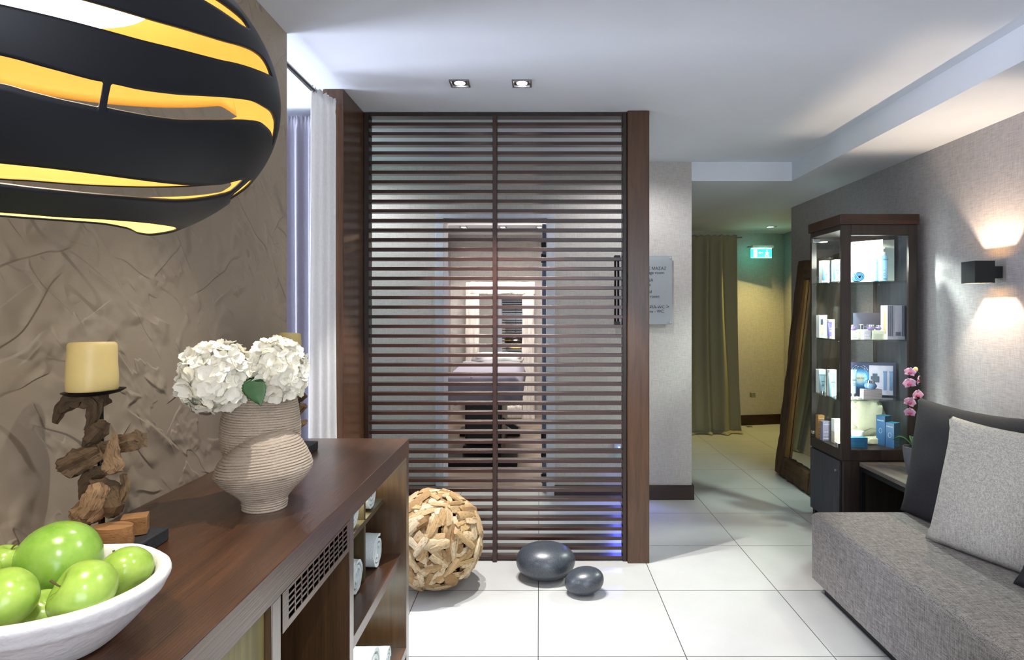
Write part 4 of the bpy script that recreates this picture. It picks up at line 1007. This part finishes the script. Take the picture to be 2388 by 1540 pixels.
for px, Y, w_, h, lab, pump in ((2043, 3.96, .034, .135, 'pale blue capped bottle left of the pump bottle', False), (2059, 3.90, .050, .155, 'ice blue pump bottle on the top shelf', True)):
    x = X_(px, Y); r = w_ / 2
    o = tag(obj('lotion_bottle', MB().lathe([(r * .98, 0), (r, .004), (r, h), (r * .9, h + .006), (r * .4, h + .009)], (x, Y, z1s), 28), 'bottle_blue', loc=(x, Y, z1s), smooth=50), lab, 'bottle', PG)
    obj('cap', MB().lathe([(r * .62, h + .008), (r * .62, h + .024), (r * .5, h + .028)], (x, Y, z1s), 24), 'white_plastic', o)
    if pump: obj('pump', MB().tube([(x, Y, z1s + h + .026), (x, Y, z1s + h + .052)], .004, 10).tube([(x, Y, z1s + h + .052), (x - .003, Y - .02, z1s + h + .050)], .005, 10), 'white_plastic', o)
    obj('lettering', text_at('THALGO', .0105 if pump else .008, (x, Y - r - .0012, z1s + h * .84), (1, 0, 0), (0, 0, 1), 'CENTER'), 'print_dark', o, smooth=0)
    pr = MB()
    for k, q_ in enumerate((.42, .3, .2, .09, .04)): pr.box(x - r * .5, x + r * (.5 if k > 2 else .0), Y - r - .0012, Y - r - .0004, z1s + h * q_, z1s + h * q_ + .002)
    obj('print', pr, 'print_dark', o, smooth=0)
z2 = SHZ[1] + .0005
b_ = pbox('product_box', X_(1916, 4.17), 4.17, z2, .055, .04, .150, 6, 'white_card', 'tall white box with a serum bottle picture, left of the second shelf')
x = X_(1919, 4.13); obj('picture', MB().box(x - .010, x + .012, 4.145, 4.147, z2 + .02, z2 + .085), 'serum', b_, smooth=0); obj('picture', MB().box(x - .007, x + .009, 4.145, 4.147, z2 + .088, z2 + .125), 'print_dark', b_, smooth=0)
pbox('product_box', X_(1937, 4.09), 4.09, z2, .040, .03, .122, 4, 'white_card', 'slim white box behind the violet tube on the second shelf')
ptube(X_(1935, 4.05), 4.05, z2, .030, .105, 'slim violet tube on the second shelf', 'tube_violet', 'chrome')
pbox('display_card', X_(2021, 4.16), 4.16, z2, .180, .006, .165, 0, 'slate_card', 'dark slate card behind the chrome lidded jars', cat='card')
lt = text_at('THALGO', .048, (X_(2001, 4.08), 4.08, z2 + .058), (1, 0, 0), (0, 0, 1), 'LEFT', .004)
o = tag(obj('letter_sign', lt, 'chrome', smooth=0), 'silver standing letters behind the jars on the second shelf', 'sign', PG)
obj('stand', MB().box(X_(2001, 4.08), X_(2001, 4.08) + .15, 4.07, 4.09, z2, z2 + .057), 'white_card', o, smooth=0)
pbox('product_box', X_(1990, 3.95), 3.95, z2, .042, .042, .055, 0, 'grey_card', 'small grey box under the leftmost purple jar', lines=4, tcol='print_dark')
pbox('product_box', X_(2004, 4.03), 4.03, z2, .030, .03, .056, 0, 'cream_box', 'small cream box between the grey and blue-white boxes')
pbox('product_box', X_(2019, 3.92), 3.92, z2, .044, .04, .056, 0, 'lav_card', 'small blue-white box left of the cream jar box', lines=4, tcol='white_card')
pbox('product_box', X_(2045, 3.92), 3.92, z2, .078, .04, .056, 0, 'cream_box', 'wide cream box under the two chrome jars', lines=5, tcol='grey_card')
pjar(X_(1988, 3.95), 3.95, z2 + .056, .022, 'purple jar with chrome lid at the left of the second shelf', 'purple_glass')
pjar(X_(2031, 3.92), 3.92, z2 + .057, .022, 'purple chrome lidded jar in the middle of the second shelf', 'purple_glass')
pjar(X_(2048, 3.925), 3.925, z2 + .057, .0195, 'right hand purple chrome lidded jar on the cream box', 'purple_glass')
b_ = pbox('product_box', 2.23, 3.93, z2, .110, .075, .212, 0, ['lav_card', 'white_card', 'white_card'], 'large lavender gift box with a portrait side, second shelf right')
ax = Vector((1, 0, 0)); ay = Vector((0, 1, 0)); c0 = Vector((2.23, 3.93, z2)) - ay * .0385
mb = MB()
for u_, wd in ((-.048, .004), (-.036, .005), (-.024, .003), (.040, .004), (.050, .003)): mb.obox(c0 + ax * u_ + Vector((0, 0, .115)), ax, ay, Vector((0, 0, 1)), wd, .0005, .095)
mb.obox(c0 + ax * .012 + Vector((0, 0, .034)), ax, ay, Vector((0, 0, 1)), .016, .0006, .012); obj('picture', mb, 'slate_card', b_, smooth=0)
mb = MB(); mb.obox(c0 + ax * -.055 + ay * .030 + ax * -.0012 + Vector((0, 0, .105)), ax, ay, Vector((0, 0, 1)), .0005, .014, .07); obj('portrait', mb, 'print_skin', b_, smooth=0)
z3 = SHZ[2] + .0005
pbox('product_box', X_(1914, 4.215), 4.215, z3, .050, .04, .155, 6, 'white_card', 'white box behind the silver blue tube, left of the third shelf')
ptube(X_(1917, 4.165), 4.165, z3, .044, .125, 'silver blue tube at the left of the third shelf', 'tube_aqua', 'chrome')
pbox('product_box', X_(1939, 4.06), 4.06, z3, .048, .035, .168, 4, 'white_card', 'white box behind the tall silver blue tube, third shelf')
ptube(X_(1940, 4.015), 4.015, z3, .048, .150, 'tall silver blue tube beside the corner post, third shelf', 'tube_aqua', 'tube_aqua')
gbx = thing('gift_set', 'open navy gift set with blue burst panel and product tray', 'gift box', (2.145, 4.05, z3), PG)
ang = R(-22); ax = Vector((math.cos(ang), math.sin(ang), 0)); ay = Vector((-ax.y, ax.x, 0)); az = Vector((0, 0, 1)); c0 = Vector((2.145, 4.05, z3))
mb = MB().obox(c0 + az * .108, ax, ay, az, .152, .014, .107); obj('case', mb, 'navy_card', gbx, bevel=.002)
pc = c0 - ay * .0155 + ax * -.056 + az * .112; mb = MB().obox(pc, ax, ay, az, .052, .001, .094); o = obj('burst_panel', mb, 'burst', gbx, smooth=0)
me_ = o.data; off_ = pc - worigin(gbx); me_.transform(Matrix.Translation(-off_)); o.location = off_
obj('lettering', text_at('THALGO', .016, pc - ay * .0022 - az * .006, ax, az, 'CENTER'), 'print_dark', gbx, smooth=0)
mb = MB()
for s_ in (-1, 1):
    for k in range(5):
        a_ = PI / 2 + s_ * (.25 + .22 * k); rr = .055 + .012 * (k % 2)
        mb.tube([pc - ay * .0016 + ax * (rr * math.cos(a_ + t_) * .8) + az * (.02 + rr * math.sin(a_ + t_)) for t_ in (-.15, 0, .15)], .0012, 5)
obj('ornament', mb, 'tube_aqua', gbx)
pc = c0 - ay * .0165 + ax * .066 + az * .103; obj('tray_panel', MB().obox(pc, ax, ay, az, .068, .0025, .094), 'lav_card', gbx, smooth=0)
mb = MB().obox(pc - ay * .0035 + ax * -.035 + az * .005, ax, ay, az, .024, .001, .020).obox(pc - ay * .0035 + ax * -.035 + az * .032, ax, ay, az, .014, .001, .010); obj('jar_picture', mb, 'print_dark', gbx, smooth=0)
for u_ in (.022, .056): obj('tube_picture', MB().obox(pc - ay * .0035 + ax * u_ - az * .008, ax, ay, az, .009, .001, .056).obox(pc - ay * .0035 + ax * u_ + az * .054, ax, ay, az, .011, .0012, .006), 'blue_glass', gbx, smooth=0)
ptube(X_(1989, 3.975), 3.975, z3 + .004, .048, .170, 'upright silver tube with chrome cap in front of the gift set', 'tube_aqua', 'chrome')
pbox('product_box', X_(2031, 3.90), 3.90, z3, .115, .045, .060, 0, ['stripe', 'stripe', 'lav_card'], 'striped stone coloured box under the blue jar')
pjar(X_(2030, 3.90), 3.90, z3 + .0605, .036, 'steel blue jar with chrome lid on the striped box', 'blue_glass')
for k, (px, Y, r) in enumerate(((1985, 3.87, .013), (1992, 3.885, .012), (1999, 3.872, .014), (2005, 3.888, .011), (1989, 3.905, .012), (1980, 3.89, .012))):
    x = X_(px, Y); mb = MB().lathe([(max(.0006, r * math.sin(PI * i / 10)), -r * .6 * math.cos(PI * i / 10)) for i in range(11)], (x, Y, z3 + r * .6), 16, False)
    tag(obj('white_pebble', mb, 'pebble', smooth=80), 'white pebble in the cluster at the front left of the third shelf', 'pebble', 'white pebbles on the third shelf')
z4 = .5535
pbox('product_box', 1.884, 4.182, z4, .042, .04, .155, 0, 'orange_box', 'tall orange box at the left of the cabinet floor', [('THALGO', .009, 0, .84)], lines=4)
pbox('product_box', 1.889, 4.115, z4, .052, .035, .125, 3, 'mauve_box', 'mauve grey box beside the tall orange box', [('THALGO', .010, 0, .82)], lines=3)
pbox('product_box', X_(1952, 4.03), 4.03, z4, .055, .045, .075, 0, 'pink_card', 'pale pink box at the bottom of the two box stack')
pbox('product_box', X_(1952, 4.03), 4.03, z4 + .0755, .055, .045, .080, 0, 'white_card', 'white and pink box topping the two box stack')
rg = random.Random(4); mb = MB(); cx_, cy_ = 1.892, 3.925
for k in range(9):
    a0 = k * .7; 
    def fp(u, v, a0=a0, k=k): 
        a_ = a0 + (u - .5) * 1.2; rr = .006 + .022 * v; return Vector((cx_ + rr * math.cos(a_), cy_ + rr * math.sin(a_), z4 + .002 + .036 * math.sin(v * 1.9) * (1 - .05 * k) * (.8 + .3 * math.sin(u * 6 + k))))
    mb.grid(fp, 6, 5)
tag(obj('paper_flower', mb, 'cream_box', smooth=70, solid=.001, fixn=False), 'crumpled pale green flower on the cabinet floor by the corner post', 'flower', PG)
def softbox(name, c, hx_, hy_, hz_, mat, label, cat, seed, amp=.012, p=.35, group=PG, tilt=0):
    mb = MB(); n_ = 28
    def fn(u, v):
        a_ = 2 * PI * u; b_ = -PI / 2 + PI * v; sg = lambda t_: math.copysign(abs(t_) ** p, t_)
        d_ = Vector((sg(math.cos(b_)) * sg(math.cos(a_)), sg(math.cos(b_)) * sg(math.sin(a_)), sg(math.sin(b_))))
        j = 1 + amp / hx_ * noise.noise(d_ * 2.2 + Vector((seed, 0, 0))) + amp * .5 / hx_ * noise.noise(d_ * 5 + Vector((0, seed, 0)))
        q_ = Vector((d_.x * hx_ * j, d_.y * hy_ * j, d_.z * hz_ * j)); q_.y += tilt * (q_.z + hz_); return q_
    mb.grid(fn, 48, n_, closed_u=True); mz_ = min(v.z for v in mb.v); mb.v = [v + Vector((c[0], c[1], c[2] - mz_)) for v in mb.v]
    return tag(obj(name, mb, mat, loc=c, smooth=80), label, cat, group)
softbox('towel_bundle', (X_(2024, 4.10), 4.105, z4), .110, .045, .120, 'cream_cloth', 'cream plush towel bundle standing on the cabinet floor', 'towel', 3, .032, .5, tilt=.12)
softbox('folded_towel', (X_(2037, 3.99), 3.995, z4), .055, .036, .022, 'cream_cloth', 'small folded cream towel in front of the towel bundle', 'towel', 5, .006)
pbox('product_box', X_(1999, 3.885), 3.885, z4, .105, .05, .066, 0, ['blue_box', 'teal_top'], 'low blue box at the front left of the cabinet floor', lines=5, tcol='teal_top')
x = X_(2000, 4.0); o = tag(obj('cream_jar', MB().lathe([(.036, 0), (.038, .01), (.038, .06)], (x, 4.0, z4), 28), 'cream_box', loc=(x, 4.0, z4)), 'wide cream jar behind the low blue box', 'jar', PG)
obj('lid', MB().lathe([(.039, .06), (.039, .082), (.036, .085)], (x, 4.0, z4), 28), 'white_plastic', o)
for px, Y, h, sz, lab in ((2061, 3.96, .190, .066, 'taller blue box on the right of the cabinet floor'), (2082, 3.90, .155, .062, 'shorter blue box in front on the right of the cabinet floor')):
    b_ = pbox('product_box', X_(px, Y), Y, z4, sz, sz * .9, h, 28, ['blue_side', 'teal_top', 'blue_box'], lab, lines=4, tcol='teal_top')
    c, s_ = math.cos(R(28)), math.sin(R(28)); a_x, a_y = Vector((c, s_, 0)), Vector((-s_, c, 0)); q_ = Vector((X_(px, Y), Y, z4)) - a_x * (sz / 2 + .0012)
    obj('lettering', text_at('THALGO', .011, q_ + Vector((0, 0, h * .82)), -a_y, (0, 0, 1), 'CENTER'), 'white_card', b_, smooth=0)
    obj('emblem', MB().tube([q_ + a_y * (.010 * math.cos(t_)) + Vector((0, 0, h * .5 + .016 * math.sin(t_))) for t_ in [2 * PI * i / 8 for i in range(9)]], .0007, 5), 'white_card', b_)

# ------------------------------------------------------------------ side table and orchid
TT = .482
tb = thing('side_table', 'low side table with weathered top between cabinet and sofa', 'side table', (2.15, 3.5, 0))
obj('tabletop', MB().box(1.955, 2.362, 3.20, 3.805, TT - .024, TT), 'table_top', tb, bevel=.002)
for lx in (1.968, 2.340):
    for ly in (3.215, 3.79): obj('leg', MB().box(lx - .010, lx + .010, ly - .010, ly + .010, 0, TT - .052), 'black_metal', tb)
obj('apron', MB().box(1.958, 2.35, 3.205, 3.225, TT - .052, TT - .024).box(1.958, 2.35, 3.78, 3.80, TT - .052, TT - .024).box(1.958, 1.978, 3.225, 3.78, TT - .052, TT - .024).box(2.33, 2.35, 3.225, 3.78, TT - .052, TT - .024), 'black_metal', tb)
obj('back_board', MB().box(2.352, 2.36, 3.21, 3.795, .05, TT - .05), 'black_metal', tb)
OY = 3.55; ox = (2118 - 1258) * OY / F + .04
orc = thing('orchid', 'pink orchid in a grey pot behind the charcoal cushion', 'plant', (ox, OY, TT))
obj('pot', MB().lathe([(.001, 0), (.038, .0), (.044, .01), (.056, .07), (.062, .12), (.062, .150), (.057, .150), (.056, .12), (.001, .118)], (ox, OY, TT), 40, False), 'pot', orc, smooth=50)
pb = MB(); rg = random.Random(5)
for k in range(26):
    a_ = rg.uniform(0, 2 * PI); rr = .05 * math.sqrt(rg.random()); r = rg.uniform(.007, .011); pb.lathe([(max(.0005, r * math.sin(PI * i / 6)), -r * .7 * math.cos(PI * i / 6)) for i in range(7)], (ox + rr * math.cos(a_), OY + rr * math.sin(a_), TT + .126), 8, False)
pbo = obj('gravel', pb, 'pebble', orc); pbo['kind'] = 'stuff'
SP = [(ox, OY, TT + .12), (ox + .02, OY, TT + .3), (ox + .035, OY - .01, TT + .46), P(2150, 905, OY - .01), P(2148, 880, OY - .02), P(2138, 862, OY - .03), P(2118, 845, OY - .04)]
obj('stem', MB().tube(SP, [.0035, .0035, .003, .0028, .0022, .0018, .0012], 8), 'leaf', orc, sub=1)
for k, (a_, L) in enumerate(((2.6, .14), (-.3, .15), (1.2, .12), (-1.8, .13))):
    mb = MB()
    def lfn(u, v, a_=a_, L=L): s_ = (u - .5) * 2; d_ = Vector((math.cos(a_), math.sin(a_), 0)); sd = Vector((-d_.y, d_.x, 0)); return Vector((ox, OY, TT + .125)) + d_ * (L * v * .8) + sd * (s_ * .022 * math.sin(PI * (.1 + .9 * v))) + Vector((0, 0, .07 * math.sin(v * 2.4) + .006 * s_ * s_))
    mb.grid(lfn, 6, 12); obj('leaf', mb, 'leaf', orc, solid=.0015)
def bloom(px, py, dy, sz, rot, yaw):
    c = P(px, py, OY + dy); fw = Vector((math.sin(yaw) * -1, -math.cos(yaw), -.15)).normalized(); sd = fw.cross(Vector((0, 0, 1))).normalized(); up_ = sd.cross(fw)
    mb = MB()
    for k, (a_, L, wd) in enumerate(((90, 1, .42), (215, 1, .42), (325, 1, .42), (10, 1.05, .72), (170, 1.05, .72))):
        b_ = R(a_ + rot); e1 = sd * math.cos(b_) + up_ * math.sin(b_); e2 = fw.cross(e1)
        mb.grid(lambda u, v: c + e1 * (sz * L * v) + e2 * ((u - .5) * 2 * sz * wd * math.sin(PI * min(1, .06 + .94 * v) ** .8)) + fw * (sz * (.25 * v * v - .15 * (u - .5) ** 2 + (.05 if k > 2 else 0))), 6, 8)
    o_ = obj('blossom', mb, 'orchid', orc, solid=.0008, fixn=False)
    lp = MB(); 
    for s_ in (-1, 0, 1): lp.tube([c, c + fw * sz * .3 + up_ * (-.15 * sz) + sd * (s_ * .2 * sz), c + fw * sz * .45 - up_ * sz * .35 + sd * (s_ * .12 * sz)], [.15 * sz, .16 * sz, .05 * sz], 8)
    obj('lip', lp, 'orchid_lip', o_)
bloom(2122, 868, -.03, .030, 10, .5); bloom(2140, 886, .0, .030, 40, -.9); bloom(2121, 894, -.04, .034, -15, .5); bloom(2138, 922, -.03, .036, 5, -.2); bloom(2121, 938, -.02, .032, 20, .4); bloom(2122, 962, -.02, .030, 0, .6)
c = P(2135, 862, OY - .03); obj('bud', MB().lathe([(max(.0006, .013 * math.sin(PI * i / 10)), -.015 * math.cos(PI * i / 10)) for i in range(11)], c, 16, False), 'bud', orc)

# ------------------------------------------------------------------ sofa and cushions
sf = thing('sofa', 'long low grey woven sofa bench along the right wall', 'sofa', (1.87, 1.7, 0))
def sofa_body(x0, x1, y0, y1, z0, z1, n_=40):
    mb = MB(); cx_, cy_, cz = (x0 + x1) / 2, (y0 + y1) / 2, (z0 + z1) / 2; r = .045
    bmx = bmesh.new(); bmesh.ops.create_cube(bmx, size=1)
    for v in bmx.verts: v.co = Vector((cx_ + v.co.x * (x1 - x0), cy_ + v.co.y * (y1 - y0), cz + v.co.z * (z1 - z0)))
    bmesh.ops.bevel(bmx, geom=[e_ for e_ in bmx.edges if max(v.co.z for v in e_.verts) > cz and not (abs(e_.verts[0].co.z - e_.verts[1].co.z) > .1)], offset=r, segments=6, affect='EDGES', profile=.5)
    bmesh.ops.bevel(bmx, geom=[e_ for e_ in bmx.edges if abs(e_.verts[0].co.z - e_.verts[1].co.z) > .15], offset=.02, segments=3, affect='EDGES')
    mb.add([v.co.copy() for v in bmx.verts], [tuple(v.index for v in f_.verts) for f_ in bmx.faces]) if not bmx.verts.index_update() else None
    bmx.free(); return mb
obj('seat', sofa_body(1.366, 2.35, -.2, 3.14, .07, .402), 'sofa', sf, smooth=50)
obj('plinth', MB().box(1.415, 2.33, -.15, 3.09, 0, .072), 'black_metal', sf)
def cushion(bl, br_, tl, thick, mat, label, seed, group='loose cushions on the sofa', pinch=.09):
    bl, br_, tl = Vector(bl), Vector(br_), Vector(tl); ex = br_ - bl; ez = tl - bl; n_ = ex.cross(ez).normalized(); mb = MB()
    W_, H_ = ex.length, ez.length
    for side in (1, -1):
        def fn(u, v):
            s_, t_ = (u - .5) * 2, (v - .5) * 2
            th = thick / 2 * ((1 - abs(s_) ** 2.6) * (1 - abs(t_) ** 2.6)) ** .55
            th *= 1 + .10 * noise.noise(Vector((s_ * 2, t_ * 2, seed)))
            su = s_ * (1 - pinch * (1 - t_ * t_) * abs(s_) ** 3 ) ; sv = t_ * (1 - (pinch if t_ > 0 else .01) * (1 - s_ * s_) * abs(t_) ** 3)
            return bl + ex * (.5 + su / 2) + ez * (.5 + sv / 2) + n_ * (side * (th + .002)) + n_ * (.012 * noise.noise(Vector((s_, t_, seed + 7))))
        mb.grid(fn, 30, 30)
    o_ = tag(obj('cushion', mb, mat, smooth=60, fixn=False), label, 'cushion', group)
    bm_ = bmesh.new(); bm_.from_mesh(o_.data); bmesh.ops.remove_doubles(bm_, verts=bm_.verts, dist=.0045); bmesh.ops.recalc_face_normals(bm_, faces=bm_.faces); bm_.to_mesh(o_.data); bm_.free()
    return o_
cushion((1.815, 3.13, .405), (1.93, 2.42, .405), (1.985, 3.27, .955), .15, 'cush_dark', 'large charcoal cushion at the far end of the sofa', 1)
cushion((1.695, 2.735, .405), (1.875, 2.22, .405), (1.85, 2.81, .935), .13, 'cush_light', 'stone grey linen cushion leaning on the charcoal cushion', 2)
cushion((1.735, 2.28, .405), (1.92, 1.70, .405), (1.95, 2.30, .96), .16, 'cush_dark', 'charcoal cushion corner at the right photo edge near the seat', 3)
cushion((2.14, 2.72, .43), (2.10, 2.16, .43), (2.26, 2.76, .99), .12, 'cush_pink', 'pale rose cushion tip showing behind the charcoal cushion', 4)

# ------------------------------------------------------------------ wall sconce
WX, WZ = 2.257, 1.604
def sconce(WY, label):
    sc = thing('wall_sconce', label, 'wall lamp', (WX, WY, WZ), 'black cube wall sconces')
    bx = MB(); h = .051; t_ = .006
    for a_, b_, c_, d_ in ((-h, h, -h, -h + t_), (-h, h, h - t_, h), (-h, -h + t_, -h + t_, h - t_), (h - t_, h, -h + t_, h - t_)): bx.box(WX + a_, WX + b_, WY + c_, WY + d_, WZ - .056, WZ + .056)
    obj('body', bx, 'sconce_black', sc)
    obj('bracket', MB().box(WX + h, 2.369, WY - .022, WY + .022, WZ - .030, WZ + .030), 'sconce_black', sc, bevel=.001)
    ri = MB(); k = h - t_ - .001
    for a_, b_, c_, d_ in ((-k, k, -k, -k + .001), (-k, k, k - .001, k), (-k, -k + .001, -k, k), (k - .001, k, -k, k)): ri.box(WX + a_, WX + b_, WY + c_, WY + d_, WZ - .042, WZ + .042)
    obj('reflector', ri, 'lamp_in', sc)
    light('POINT', 'sconce_beam', (WX, WY, WZ), 20, (1, .78, .56), .007)
sconce(3.205, 'black cube wall sconce shining up and down on the right wall')
sconce(1.0, 'black cube wall sconce out of view nearer along the right wall')

# ------------------------------------------------------------------ treatment room seen through the louvres
mt = thing('massage_table', 'black based massage table in the room behind the louvre screen', 'massage table', (-.52, 6.6, 0))
obj('mattress', MB().box(-.86, -.20, 5.72, 7.65, .66, .78), 'black_vinyl', mt, bevel=.02)
obj('bed_frame', MB().box(-.80, -.26, 5.80, 7.55, .58, .66), 'black_metal', mt, bevel=.005)
obj('pedestal', MB().box(-.72, -.36, 6.0, 7.0, .14, .58), 'black_vinyl', mt, bevel=.02)
obj('strut', MB().obox((-.40, 6.15, .36), Vector((.84, 0, -.54)).normalized(), Vector((0, 1, 0)), Vector((.54, 0, .84)).normalized(), .22, .03, .025), 'black_metal', mt)
obj('foot', MB().box(-.90, -.20, 5.62, 5.85, .0, .075).box(-.90, -.22, 7.0, 7.2, 0, .075).box(-.72, -.36, 5.85, 7.0, .02, .14), 'black_metal', mt, bevel=.005)
mb = MB()
def bl_fn(u, v):
    # over the foot end and sides
    s_ = (u - .5) * 2; sx = -.53 + s_ * .345 * min(1, 1.0); edge = max(0, abs(s_) - .86) / .14; zz = .80 - edge ** 2 * .13 + .012 * noise.noise(Vector((u * 5, v * 6, 2)))
    if v < .35: t_ = v / .35; y_ = 5.70 - .03 * math.sin(PI * t_) ; z_ = .56 + (zz - .56) * t_ + .012 * math.sin(u * 30) * (1 - t_); y_ += .012 * math.sin(u * 22) * (1 - t_)
    else: t_ = (v - .35) / .65; y_ = 5.70 + 1.2 * t_; z_ = zz + .045 * t_
    return Vector((sx + .03 * edge * s_, y_, z_))
mb.grid(bl_fn, 50, 44); tag(obj('blanket', mb, 'blanket', smooth=70, solid=.02, fixn=False), 'grey fleece blanket over the foot of the massage table', 'blanket')
softbox('pillow', (-.49, 7.30, .785), .30, .22, .07, 'bed_white', 'white pillow at the head of the massage table', 'pillow', 8, .02, .6, None)
tl = tag(obj('towel', MB().grid(lambda u, v: Vector((-.235 + .05 * u + .012 * math.sin(v * 14), 6.5 + .75 * v, .80 - .17 * u ** 1.5 + .008 * math.sin(v * 20))), 12, 30), 'door_edge', smooth=70, solid=.01, fixn=False), 'blue grey towel hanging off the side of the massage table', 'towel')
wm = thing('framed_mirror', 'whitewashed rustic beam mirror standing behind the massage table', 'mirror', (-.52, 8.2, 0))
lean_y = .12
def wbeam(name, x0, x1, z0, z1, seed):
    mb = MB(); vert = (z1 - z0) > (x1 - x0); c_ = Vector(((x0 + x1) / 2, 0, (z0 + z1) / 2)); L = (z1 - z0) if vert else (x1 - x0); wd = (x1 - x0) if vert else (z1 - z0)
    def fn(u, v):
        a_ = 2 * PI * u; cc = math.copysign(abs(math.cos(a_)) ** .4, math.cos(a_)); ss = math.copysign(abs(math.sin(a_)) ** .4, math.sin(a_))
        j = noise.noise(Vector((cc * 1.5 + seed, ss * 1.5, v * 9))) * .010 + noise.noise(Vector((cc * 5, ss * 5 + seed, v * 30))) * .005
        t_ = (v - .5) * L; w_ = cc * (wd / 2 + j)
        x = c_.x + (w_ if vert else t_); z_ = c_.z + (t_ if vert else w_); return Vector((x, 8.18 + lean_y * z_ / 1.8 + ss * (.045 + j), max(.002, z_)))
    mb.grid(fn, 24, 40, closed_u=True); mb.f += [tuple(range(24))[::-1], tuple(range(39 * 24, 40 * 24))]; mb.mi += [0, 0]; obj(name, mb, 'white_rustic', wm, smooth=45)
wbeam('frame_post', -.977, -.80, .0, 1.64, 1); wbeam('frame_post', -.232, -.062, .0, 1.64, 2); wbeam('frame_rail', -.977, -.062, 1.63, 1.80, 3); wbeam('frame_rail', -.80, -.232, .0, .17, 4)
obj('mirror_glass', MB().add([(-.81, 8.185 + lean_y * .16 / 1.8, .16), (-.22, 8.185 + lean_y * .16 / 1.8, .16), (-.22, 8.185 + lean_y * 1.64 / 1.8, 1.64), (-.81, 8.185 + lean_y * 1.64 / 1.8, 1.64)], [(0, 1, 2, 3)]), 'mirror', wm, smooth=0, solid=.004)
for k, x in enumerate((-.93, -.45, .0)):
    downlight(x, 7.62, 2.44, ('left', 'middle', 'right')[k] + ' downlight in the dropped ceiling of the treatment room', 30, (1, .93, .86), 110, group='treatment room downlights')
light('AREA', 'room_lamp', (-.2, 6.2, 2.70), 46, (1, .97, .95), .6, (-.2, 6.2, 0))
light('AREA', 'cove_led', (-.2, 7.47, 2.56), 8, (1, .62, .35), 1.8, (-.2, 7.0, 2.72), sy=.03)
downlight(-1.36, 4.1, CH, 'added corridor fill light hidden behind the timber jamb', 32, (.95, .96, 1), 160, group='added corridor fill lights', blend=.6)  # both corridor fixtures added out of view to light the wall behind the louvres
downlight(.625, 4.1, CH, 'added corridor fill light hidden behind the timber post', 25, (.95, .96, 1), 160, group='added corridor fill lights', blend=.6)
ex2 = e.copy(); C.objects.link(ex2); ex2.location = (-2.33, 4.25, 2.12); ex2.rotation_euler = (0, 0, R(90)); ex2['label'] = 'added unseen copy of the green exit sign at the left end of the corridor'  # sign copy added to give the teal corridor glow a source
for ch in list(e.children): c_ = ch.copy(); C.objects.link(c_); c_.parent = ex2
light('POINT', 'corridor_teal_fill', (-2.2, 4.25, 2.10), 2.5, (.05, 1, .8), .05)  # added teal fill at the unseen corridor end
